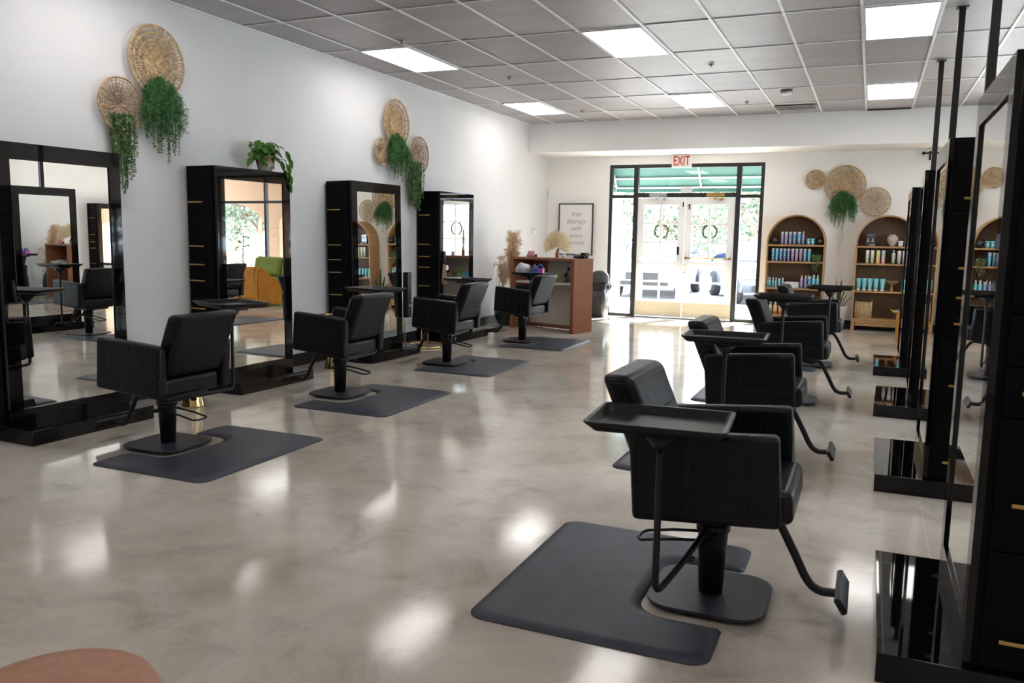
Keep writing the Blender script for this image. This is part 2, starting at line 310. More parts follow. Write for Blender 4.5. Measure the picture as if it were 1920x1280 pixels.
# ---------------------------------------------------------------- mesh building helpers
class MB:
    def __init__(self): self.bm = bmesh.new()
    def box(self, c, s, bev=0.0, rot=None, mi=0, seg=2, M=None):
        """box centred at c with full sizes s"""
        g = bmesh.ops.create_cube(self.bm, size=1.0); vs = g['verts']
        bmesh.ops.scale(self.bm, vec=s, verts=vs)
        fs = set(f for v in vs for f in v.link_faces)
        if bev:
            es = list(set(e for v in vs for e in v.link_edges))
            b = bmesh.ops.bevel(self.bm, geom=es, offset=bev, segments=seg, affect='EDGES', profile=0.5)
            vs = list(set(v for f in b['faces'] for v in f.verts) | set(v for v in vs if v.is_valid))
            fs = set(f for v in vs for f in v.link_faces)
        for f in fs:
            f.material_index = mi
            if bev: f.normal_update(); f.smooth = max(abs(q) for q in f.normal) < 0.999
        T = Matrix.Translation(c)
        if rot: T = T @ Euler(rot).to_matrix().to_4x4()
        if M is not None: T = M @ T
        bmesh.ops.transform(self.bm, matrix=T, verts=vs)
        return vs
    def b2(self, x0, x1, y0, y1, z0, z1, bev=0.0, mi=0, **k):
        return self.box(((x0 + x1) / 2, (y0 + y1) / 2, (z0 + z1) / 2), (abs(x1 - x0), abs(y1 - y0), abs(z1 - z0)), bev, mi=mi, **k)
    def lathe(self, prof, c=(0, 0, 0), seg=24, mi=0, M=None, smooth=True):
        rings = []
        for r, z in prof:
            rings.append([self.bm.verts.new((c[0] + r * math.cos(2 * PI * i / seg), c[1] + r * math.sin(2 * PI * i / seg), c[2] + z)) for i in range(seg)])
        fs = []
        for a, b in zip(rings, rings[1:]):
            for i in range(seg):
                j = (i + 1) % seg
                fs.append(self.bm.faces.new((a[i], a[j], b[j], b[i])))
        fs.append(self.bm.faces.new(list(reversed(rings[0])))); fs.append(self.bm.faces.new(rings[-1]))
        for f in fs: f.material_index = mi; f.smooth = smooth
        fs[-1].smooth = fs[-2].smooth = False
        if M is not None: bmesh.ops.transform(self.bm, matrix=M, verts=[v for r_ in rings for v in r_])
    def tube(self, pts, r, seg=8, closed=False, mi=0, flat=None):
        """tube along a polyline; r a number or a list; flat=(u,v) multiplies the section axes"""
        P = [Vector(p) for p in pts]; n = len(P); rs = r if isinstance(r, (list, tuple)) else [r] * n
        up = None; rings = []
        for i in range(n):
            if closed: t = (P[(i + 1) % n] - P[i - 1])
            else: t = (P[min(i + 1, n - 1)] - P[max(i - 1, 0)])
            t.normalize()
            if up is None: up = Vector((0, 0, 1)) if abs(t.z) < 0.9 else Vector((0, 1, 0))
            u = t.cross(up)
            if u.length < 1e-5: u = t.cross(Vector((1, 0, 0)))
            u.normalize(); v = u.cross(t); v.normalize(); up = v
            fu, fv = flat or (1, 1)
            rings.append([self.bm.verts.new(P[i] + u * (math.cos(2 * PI * k / seg) * rs[i] * fu) + v * (math.sin(2 * PI * k / seg) * rs[i] * fv)) for k in range(seg)])
        prs = list(zip(rings, rings[1:])) + ([(rings[-1], rings[0])] if closed else [])
        for a, b in prs:
            for k in range(seg):
                j = (k + 1) % seg
                f = self.bm.faces.new((a[k], b[k], b[j], a[j])); f.smooth = True; f.material_index = mi
        if not closed:
            for q in (rings[0], list(reversed(rings[-1]))):
                f = self.bm.faces.new(q); f.material_index = mi
    def prism(self, poly, a0, a1, axis=2, mi=0, bev=0.0, smooth=False):
        """extrude a 2d polygon along an axis. axis 2: (x,y); axis 1: (x,z); axis 0: (y,z)"""
        def P(p, a):
            return (p[0], p[1], a) if axis == 2 else ((p[0], a, p[1]) if axis == 1 else (a, p[0], p[1]))
        A = [self.bm.verts.new(P(p, a0)) for p in poly]; B = [self.bm.verts.new(P(p, a1)) for p in poly]
        fs = [self.bm.faces.new(A), self.bm.faces.new(list(reversed(B)))]
        n = len(poly)
        for i in range(n):
            j = (i + 1) % n
            f = self.bm.faces.new((A[i], B[i], B[j], A[j])); f.smooth = smooth; fs.append(f)
        for f in fs: f.material_index = mi
        bmesh.ops.recalc_face_normals(self.bm, faces=fs)
        if bev:
            es = list(fs[0].edges) + list(fs[1].edges)
            bmesh.ops.bevel(self.bm, geom=es, offset=bev, segments=2, affect='EDGES')
        return A + B
    def quad(self, a, b, c, d, mi=0):
        f = self.bm.faces.new([self.bm.verts.new(p) for p in (a, b, c, d)]); f.material_index = mi
    def sphere(self, c, r, mi=0, sub=2, scale=(1, 1, 1)):
        g = bmesh.ops.create_icosphere(self.bm, subdivisions=sub, radius=r)
        bmesh.ops.scale(self.bm, vec=scale, verts=g['verts']); bmesh.ops.translate(self.bm, vec=c, verts=g['verts'])
        for v in g['verts']:
            for f in v.link_faces: f.smooth = True; f.material_index = mi
        return g['verts']
    def mesh(self, name, mats):
        me = bpy.data.meshes.new(name); self.bm.to_mesh(me); self.bm.free()
        for m in (mats if isinstance(mats, (list, tuple)) else [mats]): me.materials.append(m)
        return me
    def build(self, name, mats, parent=None):
        return link(name, self.mesh(name, mats), parent)
def link(name, me, parent=None):
    o = bpy.data.objects.new(name, me); col.objects.link(o)
    if parent is not None: o.parent = parent
    return o
def tag(o, label, cat, group=None, kind=None):
    o['label'] = label; o['category'] = cat
    if group: o['group'] = group
    if kind: o['kind'] = kind
    return o
def thing(name, label, cat, loc=(0, 0, 0), rotz=0, group=None):
    o = bpy.data.objects.new(name, None); col.objects.link(o)
    o.empty_display_size = 0.1
    o.location = loc; o.rotation_euler = (0, 0, rotz)
    return tag(o, label, cat, group)
def solo(name, b, mats, label, cat, loc=(0, 0, 0), rotz=0, group=None):
    o = b.build(name, mats); o.location = loc; o.rotation_euler = (0, 0, rotz)
    return tag(o, label, cat, group)
def struct(name, b, mats, parent=None):
    o = b.build(name, mats, parent)
    if parent is None: o['kind'] = 'structure'
    return o
def dup(root, loc, rotz=None, label=None, group=None):
    r = root.copy(); col.objects.link(r); r.location = loc
    if rotz is not None: r.rotation_euler = (0, 0, rotz)
    if label: r['label'] = label
    if group: r['group'] = group
    for ch in list(root.children):
        c = ch.copy(); col.objects.link(c); c.parent = r
        for g in ch.children:
            d = g.copy(); col.objects.link(d); d.parent = c
    return r
def arc(cx, cy, r, a0, a1, n):
    return [(cx + r * math.cos(R(a0 + (a1 - a0) * i / n)), cy + r * math.sin(R(a0 + (a1 - a0) * i / n))) for i in range(n + 1)]
def rrect(x0, x1, y0, y1, r, n=6):
    return arc(x1 - r, y1 - r, r, 0, 90, n) + arc(x0 + r, y1 - r, r, 90, 180, n) + arc(x0 + r, y0 + r, r, 180, 270, n) + arc(x1 - r, y0 + r, r, 270, 360, n)
def smooth_path(pts, n=6):
    """Catmull-Rom through the points"""
    P = [Vector(p) for p in pts]; out = []
    for i in range(len(P) - 1):
        a = P[max(i - 1, 0)]; b = P[i]; c = P[i + 1]; d = P[min(i + 2, len(P) - 1)]
        for k in range(n):
            t = k / n
            out.append(0.5 * ((2 * b) + (c - a) * t + (2 * a - 5 * b + 4 * c - d) * t * t + (3 * b - 3 * c + d - a) * t ** 3))
    out.append(P[-1]); return out
def text_mesh(s, size, extrude=0.003, shear=0.0, bold=0.0, align='CENTER'):
    cu = bpy.data.curves.new('lettering', 'FONT'); cu.body = s; cu.size = size; cu.extrude = extrude; cu.shear = shear; cu.offset = bold; cu.align_x = align; cu.align_y = 'CENTER'
    o = bpy.data.objects.new('lettering', cu); col.objects.link(o)
    dg = bpy.context.evaluated_depsgraph_get(); dg.update()
    me = bpy.data.meshes.new_from_object(o.evaluated_get(dg)); bpy.data.objects.remove(o); bpy.data.curves.remove(cu)
    me.name = 'lettering'; me.materials.clear(); return me

# ---------------------------------------------------------------- the room
XL, XR, YF, YB, CH = -5.54, 6.3, -3.2, 14.45, 3.308
b = MB(); b.b2(XL - 0.15, XR + 0.15, YF - 0.15, YB + 0.12, -0.12, 0); struct('floor', b, MT['floor'])
b = MB(); b.b2(XL - 0.15, XR + 0.15, YF - 0.15, YB + 0.15, CH + 0.012, CH + 0.1); struct('ceiling', b, MT['tile'])
b = MB(); b.b2(XL - 0.15, XL, YF, YB, 0, CH + 0.1); struct('wall_left', b, MT['wall_cool_light'])
VY0, VY1 = 4.6, 8.6       # big side window in the right wall
b = MB(); b.b2(XR, XR + 0.15, YF, VY0, 0, CH + 0.1); b.b2(XR, XR + 0.15, VY1, YB, 0, CH + 0.1); b.b2(XR, XR + 0.15, VY0, VY1, 0, 0.5); b.b2(XR, XR + 0.15, VY0, VY1, 2.66, CH + 0.1); struct('wall_right', b, MT['wall'])
b = MB()
for i in range(4): b.b2(XR + 0.03, XR + 0.10, VY0 + i * (VY1 - VY0 - 0.06) / 3, VY0 + i * (VY1 - VY0 - 0.06) / 3 + 0.06, 0.5, 2.66)
for z in (0.5, 2.60): b.b2(XR + 0.034, XR + 0.096, VY0 + 0.06, VY1 - 0.06, z, z + 0.06)
w3 = struct('window_3', b, MT['alu'])
b = MB(); b.b2(XR + 0.06, XR + 0.066, VY0 + 0.05, VY1 - 0.05, 0.55, 2.61); struct('pane', b, MT['glass'], w3)
b = MB(); b.b2(XL - 0.15, XR + 0.15, YF - 0.15, YF, 0, CH + 0.1); struct('wall_rear', b, MT['wall'])
# back wall with the shopfront opening and the big window
DX0, DX1, DZ = -4.37, -1.70, 2.68
WX0, WX1, WZ0, WZ1 = 1.30, 5.70, 0.50, 2.66
b = MB()
b.b2(XL - 0.15, DX0, YB, YB + 0.15, 0, CH + 0.1); b.b2(DX0, DX1, YB, YB + 0.15, DZ, CH + 0.1)
b.b2(DX1, WX0, YB, YB + 0.15, 0, CH + 0.1); b.b2(WX0, WX1, YB, YB + 0.15, 0, WZ0); b.b2(WX0, WX1, YB, YB + 0.15, WZ1, CH + 0.1)
b.b2(WX1, XR + 0.15, YB, YB + 0.15, 0, CH + 0.1)
struct('wall_back', b, MT['wall'])
b = MB(); b.b2(XL, XR, 13.49, YB - 0.001, 2.83, CH + 0.012); struct('trim_beam', b, MT['beam'])
b = MB(); b.b2(XL + 0.001, XL + 0.014, YF, 13.9, 0.001, 0.13); b.b2(XL + 0.001, XL + 0.014, 13.9, YB - 0.016, 0.001, 0.13); struct('baseboard_left', b, MT['blacktrim'])
b = MB(); b.b2(XL + 0.016, DX0 - 0.005, YB - 0.014, YB - 0.001, 0.001, 0.13); b.b2(DX1 + 0.005, XR - 0.01, YB - 0.014, YB - 0.001, 0.001, 0.13); struct('baseboard_back', b, MT['blacktrim'])
b = MB(); b.b2(XR - 0.014, XR - 0.001, YF, YB - 0.02, 0.001, 0.13); struct('baseboard_right', b, MT['blacktrim'])
# suspended ceiling grid
GX = [-0.20 + 0.61 * i for i in range(-8, 11)]; GY = [7.58 + 1.22 * j for j in range(-8, 6)]
GX = [g for g in GX if XL < g < XR]; GY = [g for g in GY if YF < g < 13.49]
b = MB()
for x in GX: b.b2(x - 0.012, x + 0.012, YF, 13.485, CH, CH + 0.008)
for y in GY: b.b2(XL + 0.002, XR - 0.002, y - 0.009, y + 0.009, CH + 0.002, CH + 0.009)
b.b2(XL + 0.001, XL + 0.02, YF, 13.485, CH - 0.004, CH + 0.011); struct('trim_ceiling_grid', b, simple('grid_paint', (0.86, 0.86, 0.87), 0.4))
b = MB()
for y in GY: b.b2(XL + 0.02, XR - 0.02, y + 0.009, y + 0.012, CH + 0.004, CH + 0.010)
struct('trim_ceiling_gap', b, MT['blacktrim'])

# ceiling light panels
first = None
pl = []
for xi in (-5.08, -2.64, -0.20, 2.24, 4.68):
    for yj in (11.24, 7.58, 3.92, 0.26):
        pl.append((xi, yj))
def plabel(x, y):
    side = {-5.08: 'beside the left wall', -2.64: 'left of the ceiling middle', -0.20: 'nearest the black poles', 2.24: 'beyond the black poles', 4.68: 'beside the right wall'}[x]
    dep = {11.24: 'closest to the end beam', 7.58: 'second from the end beam', 3.92: 'third from the end beam', 0.26: 'above the camera'}[y]
    return 'lit ceiling panel %s, %s' % (side, dep)
for x, y in pl:
    if first is None:
        t = thing('ceiling_light', plabel(x, y), 'ceiling light', (x, y, CH - 0.004), 0, 'recessed ceiling light panels')
        b = MB()
        b.b2(0.012, 0.598, 0.012, 0.03, -0.004, 0.012); b.b2(0.012, 0.598, 1.19, 1.208, -0.004, 0.012)
        b.b2(0.012, 0.03, 0.03, 1.19, -0.004, 0.012); b.b2(0.58, 0.598, 0.03, 1.19, -0.004, 0.012); b.build('frame', MT['panelframe'], t)
        b = MB(); b.b2(0.0305, 0.5795, 0.0305, 1.1895, 0.0, 0.01); b.build('diffuser', MT['panel'], t)
        first = t
    else: dup(first, (x, y, CH - 0.004), 0, plabel(x, y))
# sprinklers, smoke detector, vent, gap
def sprink():
    b = MB(); b.lathe([(0.035, 0), (0.035, -0.004), (0.012, -0.008), (0.008, -0.02), (0.018, -0.025), (0.018, -0.027)]); return b
first = None
for (x, y, lb) in [(-4.15, 9.44, 'ceiling sprinkler head between the two left light panels'), (-1.74, 9.44, 'ceiling sprinkler head between the middle and pole-side light rows'), (-4.17, 12.25, 'ceiling sprinkler head beside the far left light panel'), (-1.73, 12.2, 'ceiling sprinkler head right of the far middle light panel'), (-4.4, 7.35, 'ceiling sprinkler head just in front of the near left light panel')]:
    if first is None: first = solo('ceiling_sprinkler', sprink(), MT['sprink'], lb, 'sprinkler', (x, y, CH - 0.001), 0, 'ceiling sprinkler heads')
    else: dup(first, (x, y, CH - 0.001), 0, lb)
t = thing('smoke_detector', 'white smoke detector with dark rim on the ceiling before the grey vent', 'smoke detector', (-1.13, 11.4, CH - 0.001))
b = MB(); b.lathe([(0.075, 0), (0.075, -0.02)], seg=28); b.build('base', MT['grey'], t)
b = MB(); b.lathe([(0.07, -0.02), (0.066, -0.04), (0.045, -0.052), (0.01, -0.054)], seg=28); b.build('cover', MT['white'], t)
b = MB()
b.b2(-0.29, 0.29, -0.17, 0.17, -0.006, 0.006)
for k in range(9): b.box((0, -0.14 + k * 0.035, -0.009), (0.54, 0.02, 0.003), rot=(0.4, 0, 0))
solo('ceiling_vent', b, MT['vent'], 'grey rectangular air vent in the ceiling close to the end beam', 'vent', (-1.13, 12.83, CH - 0.007))
b = MB(); b.b2(-0.19, 0.39, 13.40, 13.46, CH - 0.006, CH + 0.011); struct('trim_ceiling_slot', b, MT['blacktrim'])

# ---------------------------------------------------------------- shopfront: frame, glazing, double doors
PX1, PX2 = -3.885, -2.115       # mullions beside the doors
b = MB()
fw = 0.06; y0, y1 = YB + 0.02, YB + 0.10
b.b2(DX0, DX0 + fw, y0, y1, 0, DZ); b.b2(DX1 - fw, DX1, y0, y1, 0, DZ)
b.b2(DX0 + fw, DX1 - fw, y0, y1, DZ - fw, DZ)
for px_ in (PX1, PX2): b.b2(px_ - 0.04, px_ + 0.04, y0 - 0.01, y1 + 0.01, 0, DZ - fw)
b.b2(DX0 + fw, PX1 - 0.04, y0, y1, 2.10, 2.155); b.b2(PX1 + 0.04, PX2 - 0.04, y0, y1, 2.11, 2.19); b.b2(PX2 + 0.04, DX1 - fw, y0, y1, 2.10, 2.155)
b.b2(DX0 + fw, PX1 - 0.04, y0, y1, 0, 0.05); b.b2(PX2 + 0.04, DX1 - fw, y0, y1, 0, 0.05)
b.b2(PX1 + 0.04, PX2 - 0.04, y0, y1, 0, 0.012)
fr = struct('window_1', b, MT['alu'])
b = MB()
yg = YB + 0.055
for (a, c_, z0, z1) in [(DX0 + fw, PX1 - 0.04, 0.05, 2.10), (DX0 + fw, PX1 - 0.04, 2.155, DZ - fw), (PX1 + 0.04, PX2 - 0.04, 2.19, DZ - fw), (PX2 + 0.04, DX1 - fw, 0.05, 2.10), (PX2 + 0.04, DX1 - fw, 2.155, DZ - fw)]:
    b.b2(a, c_, yg, yg + 0.006, z0, z1)
struct('pane', b, MT['glass'], fr)
rows = [(1.67, 1.985), (1.345, 1.64), (1.01, 1.315), (0.655, 0.945), (0.315, 0.625)]
def door_leaf(n, x0, x1, hinge_left):
    b = MB(); y0, y1 = YB + 0.03, YB + 0.075
    st = 0.115; gx0, gx1 = x0 + st, x1 - st; gm = (gx0 + gx1) / 2; mu = 0.016
    b.b2(x0, gx0, y0, y1, 0.02, 2.10); b.b2(gx1, x1, y0, y1, 0.02, 2.10)
    b.b2(gx0, gx1, y0, y1, rows[0][1], 2.10); b.b2(gx0, gx1, y0, y1, 0.02, rows[-1][0])
    for a, c_ in zip(rows, rows[1:]): b.b2(gx0, gx1, y0 + 0.005, y1 - 0.005, c_[1], a[0])
    for a in rows: b.b2(gm - mu, gm + mu, y0 + 0.005, y1 - 0.005, a[0], a[1])
    d = struct('door_%d' % n, b, MT['doorwhite'])
    b = MB()
    for a in rows:
        b.b2(gx0, gm - mu, y0 + 0.02, y0 + 0.025, a[0], a[1]); b.b2(gm + mu, gx1, y0 + 0.02, y0 + 0.025, a[0], a[1])
    b.build('pane', MT['glass'], d)
    b = MB(); b.b2(x0 + 0.01, x1 - 0.01, y0 - 0.004, y0 - 0.0005, 0.05, 0.285)
    for k in range(4):
        for z in (0.07, 0.265): b.lathe([(0.006, 0), (0.004, 0.003)], seg=8, M=Matrix.Translation((x0 + 0.06 + k * (x1 - x0 - 0.12) / 3, y0 - 0.004, z)) @ Matrix.Rotation(PI / 2, 4, 'X'))
    b.build('kick_plate', MT['kick'], d)
    b = MB()   # closer
    cx = x0 + 0.36 if hinge_left else x1 - 0.33
    b.b2(cx - 0.15, cx + 0.15, YB - 0.035, YB + 0.018, 2.125, 2.175, 0.006); b.b2(cx - 0.15, cx + 0.15, YB + 0.018, YB + 0.021, 2.12, 2.18)
    b.tube([(cx - 0.02, YB - 0.01, 2.125), (cx - 0.02, YB - 0.01, 2.07)], 0.012); b.tube([(cx - 0.02, YB - 0.01, 2.08), (cx + 0.10, YB - 0.03, 2.075)], 0.010); b.b2(cx + 0.07, cx + 0.13, YB - 0.03, YB + 0.03, 2.062, 2.086)
    b.build('door_closer', MT['brass'] if not hinge_left else MT['steel'], d)
    b = MB()   # laurel wreath hung on the pane: two curved sprigs, open top and bottom
    for s in (1, -1):
        pts = [(gm + s * math.cos(R(a)) * 0.118, YB + 0.092, 1.525 + math.sin(R(a)) * 0.118) for a in range(-68, 73, 10)]
        b.tube(pts, [0.015] * len(pts), 6)
        for i, p_ in enumerate(pts):
            for q in range(6):
                rr = random.Random(i * 7 + q + s); d_ = Vector((rr.uniform(-1, 1), rr.uniform(-.2, .3), rr.uniform(-1, 1))).normalized() * 0.026
                e_ = d_.cross(Vector((0, 1, 0))).normalized() * 0.006; P0 = Vector(p_)
                b.quad(P0 - e_, P0 + e_, P0 + d_ + e_ * 0.6, P0 + d_ - e_ * 0.6)
    tag(b.build('wreath', MT['snake']), 'dark twig wreath hanging on the %s glass door' % ('left' if hinge_left else 'right'), 'wreath', 'wreaths on the entrance doors')
    return d
random.seed(3)
d1 = door_leaf(1, PX1 + 0.045, -3.004, True)
b = MB(); b.b2(-3.80, -3.10, YB - 0.035, YB - 0.015, 0.955, 0.985, 0.004); b.b2(-3.80, -3.76, YB - 0.015, YB + 0.03, 0.945, 0.995); b.b2(-3.16, -3.04, YB - 0.045, YB + 0.03, 0.90, 1.03, 0.015); b.build('push_bar', MT['white'], d1)
b = MB(); b.b2(-3.12, -3.08, YB + 0.012, YB + 0.03, 1.12, 1.26, 0.005); b.build('lock_plate', MT['metal'], d1)
b = MB(); b.b2(-3.05, -3.03, YB + 0.022, YB + 0.029, 1.95, 2.03); b.build('latch', MT['metal'], d1)
d2 = door_leaf(2, -2.996, PX2 - 0.045, False)
b = MB(); b.tube([(-2.96, YB - 0.03, 1.07), (-2.20, YB - 0.03, 1.07)], 0.010); b.b2(-2.97, -2.94, YB - 0.03, YB + 0.03, 1.05, 1.09); b.b2(-2.22, -2.19, YB - 0.03, YB + 0.03, 1.05, 1.09); b.build('push_bar', MT['brass'], d2)
b = MB(); b.b2(-2.99, -2.955, YB - 0.005, YB + 0.03, 0.78, 1.12, 0.004)
for z in (0.82, 0.95, 1.07): b.box((-2.972, YB - 0.008, z), (0.014, 0.006, 0.02), mi=1)
b.build('strike_box', [MT['white'], MT['metal']], d2)
b = MB(); b.b2(-2.945, -2.915, YB + 0.005, YB + 0.03, 1.97, 1.99); b.b2(-2.935, -2.925, YB + 0.0, YB + 0.03, 1.90, 1.97); b.build('coat_hook', MT['metal'], d2)
b = MB(); b.b2(-0.10, 0.10, 0, 0.004, -0.045, 0.045)
solo('paper_sign', b, MT['white'], 'small blank-backed white sign stuck low on the glass above the doors', 'sign', (-3.0, YB + 0.045, 2.245))
b = MB(); b.b2(0.0, 0.16, 0, 0.06, 0, 0.24, 0.012)
b.b2(0.03, 0.13, 0.005, 0.055, 0.24, 0.265)
t = thing('exit_sign', 'white EXIT sign with red letters above the entrance doors', 'exit sign', (-3.245, YB - 0.085, 2.615))
b = MB(); b.b2(0, 0.335, 0, 0.05, 0, 0.20, 0.008); b.build('housing', MT['exitbody'], t)
b = MB(); b.b2(0.07, 0.27, 0.008, 0.042, 0.20, 0.222); b.b2(0.12, 0.22, 0.04, 0.084, 0.03, 0.16); b.build('canopy_mount', MT['exitbody'], t)
me = text_mesh('EXIT', 0.225, 0.003, 0, 0.002); me.materials.append(MT['exitred']); o = link('lettering', me, t); o.location = (0.168, -0.003, 0.10); o.rotation_euler = (PI / 2, 0, 0); o.scale = (0.62, 1, 1)
o['label'] = 'red EXIT letters'

# big side window (seen in the mirrors)
b = MB(); y0, y1 = YB + 0.02, YB + 0.10
for x in (WX0, 2.76, 4.22, WX1 - 0.06): b.b2(x, x + 0.06, y0, y1, WZ0, WZ1)
for z in (WZ0, 2.03, WZ1 - 0.06): b.b2(WX0 + 0.06, WX1 - 0.06, y0 + 0.003, y1 - 0.003, z, z + 0.06)
fr = struct('window_2', b, MT['alu'])
b = MB(); b.b2(WX0 + 0.05, WX1 - 0.05, yg, yg + 0.006, WZ0 + 0.05, WZ1 - 0.05); struct('pane', b, MT['glass'], fr)
t = thing('curtain_rod', 'black curtain rod and bracket high on the end wall behind the poles', 'curtain rod', (0, 0, 0))
b = MB(); b.tube([(0.66, YB - 0.10, 2.76), (5.8, YB - 0.10, 2.76)], 0.013); b.sphere((0.64, YB - 0.10, 2.76), 0.026); b.build('rod', MT['metal'], t)
b = MB(); b.b2(0.72, 0.75, YB - 0.012, YB - 0.001, 2.66, 2.80); b.tube([(0.735, YB - 0.01, 2.74), (0.735, YB - 0.10, 2.745)], 0.008); b.build('bracket', MT['metal'], t)

# ---------------------------------------------------------------- mirror stations
UL = 0.94   # length along the wall
def station_meshes(dr_z, mirrored):
    """local frame: back at x=0, front towards +x (depth .34), y 0..UL along the row; drawers on the y=0 side (or y=0 seen side when mirrored)"""
    ms = {}
    D = 0.34
    b = MB(); b.b2(0, D - 0.02, 0.0, UL, 0.10, 1.97); ms['body'] = (b.mesh('body', MT['cabinet']))
    b = MB(); b.b2(-0.0, D + 0.25, -0.03, UL + 0.005, 0.0, 0.10, 0.003); ms['plinth'] = b.mesh('plinth', MT['gloss'])
    b = MB(); x0, x1 = D - 0.02, D + 0.004; j = 0.095
    b.b2(x0, x1, 0, j, 0.10, 1.97, 0.002); b.b2(x0, x1, UL - j, UL, 0.10, 1.97, 0.002)
    b.b2(x0, x1, j, UL - j, 1.86, 1.97, 0.002); b.b2(x0, x1, j, UL - j, 0.10, 0.20, 0.002)
    ms['mirror_frame'] = b.mesh('mirror_frame', MT['gloss'])
    b = MB(); b.b2(D - 0.0195, D - 0.006, j + 0.0005, UL - j - 0.0005, 0.2005, 1.8595); ms['mirror'] = b.mesh('mirror', MT['mirror'])
    fronts = []
    for k, (z0, z1) in enumerate([(1.585, 1.955), (1.215, 1.578), (1.06, 1.208), (0.905, 1.053), (0.49, 0.898), (0.115, 0.483)]):
        b = MB(); b.b2(0.015, 0.30, -0.012, -0.0005, z0, z1, 0.002); me = b.mesh('door', MT['cabinet'])
        hx0 = 0.085 if mirrored else 0.035; z = dr_z[k]
        b = MB(); b.b2(hx0, hx0 + 0.17, -0.034, -0.026, z - 0.006, z + 0.006, 0.001)
        for xx in (hx0 + 0.015, hx0 + 0.155): b.b2(xx - 0.004, xx + 0.004, -0.0262, -0.0125, z - 0.004, z + 0.004)
        fronts.append(('drawer' if k in (2, 3) else 'door', me, b.mesh('handle', MT['brass'])))
    ms['fronts'] = fronts
    return ms
def station(ms, label, loc, flip=False, rz=0.0, group=None):
    t = thing('mirror_station', label, 'salon mirror station', loc, rz, group)
    kids = []
    for k in ('body', 'plinth', 'mirror_frame', 'mirror'):
        o = link(k, ms[k], t); kids.append(o)
    for nm, me, hd in ms['fronts']:
        o = link(nm, me, t); h = link('handle', hd, o); kids.append(o)
    if flip:     # facing -x: mirror the local x axis
        for o in kids: o.scale = (-1, 1, 1)
    return t
HL = [1.66, 1.28, 1.12, 0.98, 0.735, 0.22]; HR = [1.65, 1.28, 1.12, 0.98, 0.64, 0.21]
msL = station_meshes(HL, False); msR = station_meshes(HR, True)
SX = XL + 0.002 + 0.014
for (y, rz_, tilt, dx, lb) in [(3.64, -1.6, 0.0, 0.0, 'glossy black mirror station nearest on the left wall, a small hand mirror hanging on it'), (5.60, -2.0, 0.0, 0.0, 'glossy black mirror station on the left wall with a potted plant on top'),
                (7.62, -2.7, -0.9, 0.031, 'glossy black mirror station below the hanging plants on the left wall'), (9.62, -1.5, 0.0, 0.0, 'glossy black mirror station farthest down the left wall, a tassel hanging on it')]:
    o_ = station(msL, lb, (SX + dx, y, 0), rz=R(rz_)); o_.rotation_euler = (0, R(tilt), R(rz_))
station(msR, 'black mirror station on the far right wall, seen only in the nearest left mirror', (XR - 0.015, 12.75, 0), flip=True)
for (y, lb) in [(2.82, 'glossy black mirror station cut off by the right picture edge'), (5.06, 'glossy black mirror station with brass handles, second along the right row'),
                (7.26, 'narrow looking black mirror station, third along the right row'), (9.52, 'narrow looking black mirror station, farthest along the right row')]:
    station(msR, lb, (0.69, y, 0), flip=True, rz=R(-1.1) if y == 7.26 else 0)
# poles from the stations to the ceiling
first = None
for (x, y, lb) in [(0.55, 10.02, 'thin black ceiling pole on the farthest right mirror station'), (0.55, 7.83, 'thin black ceiling pole on the third right mirror station'), (0.56, 5.55, 'thick looking black ceiling pole on the second right mirror station'), (0.56, 3.3, 'black ceiling pole on the nearest right mirror station')]:
    if first is None:
        first = thing('ceiling_pole', lb, 'pole', (x, y, 1.97), 0, 'black poles between stations and ceiling')
        b = MB(); b.b2(-0.025, 0.025, -0.025, 0.025, 0.0, CH - 1.97 - 0.012, 0.003)
        b.build('shaft', MT['metal'], first)
        b = MB(); b.b2(-0.045, 0.045, -0.045, 0.045, CH - 1.97 - 0.0115, CH - 1.97 - 0.004); b.build('ceiling_flange', MT['metal'], first)
    else: dup(first, (x, y, 1.97), 0, lb)

# hand mirror, tool holder and tassel on the left stations
t = thing('hand_mirror', 'small rounded hand mirror hanging on the nearest left station', 'hand mirror', (XL + 0.392, 3.69, 0.86), 0)
b = MB(); b.prism(rrect(-0.075, 0.075, -0.068, 0.068, 0.025), -0.008, 0.006, axis=0, bev=0.003); b.tube([(-0.001, 0, 0.066), (-0.001, -0.008, 0.15), (-0.001, -0.01, 0.21)], 0.009, 8); b.build('rim', MT['metal'], t)
b = MB(); b.prism(rrect(-0.066, 0.066, -0.059, 0.059, 0.02), 0.0065, 0.0085, axis=0); b.build('mirror', MT['mirror'], t)
t = thing('tool_holder', 'black upright tool holder fixed to the right edge of the station below the hanging plants', 'tool holder', (XL + 0.462, 8.53, 0.0), 0)
b = MB(); b.b2(-0.02, 0.05, 0.0, 0.09, 0.42, 0.96, 0.006); b.build('case', MT['metal'], t)
b = MB(); b.b2(0.0505, 0.055, 0.02, 0.07, 0.55, 0.58); b.build('clasp', MT['steel'], t)
t = thing('tassel_brush', 'tan tassel with a round white tag hanging on the farthest left station', 'tassel', (XL + 0.405, 9.645, 0.76))
b = MB()
rr = random.Random(5)
for k in range(60):
    a = rr.uniform(0, 2 * PI); q = rr.uniform(0, 0.032)
    x, y = q * math.cos(a), q * math.sin(a)
    b.tube([(x * 0.4, y * 0.5, 0.27), (x * 0.9, y, 0.15), (x * 1.1, y * 1.5, rr.uniform(0, 0.03))], 0.0028, 4)
b.build('fringe', MT['tassel'], t)
b = MB(); b.lathe([(0.012, 0.26), (0.026, 0.28), (0.026, 0.33), (0.012, 0.36)], seg=12); b.tube([(0, 0, 0.35), (0, 0, 0.50)], 0.003, 6); b.build('knot', MT['metal'], t)
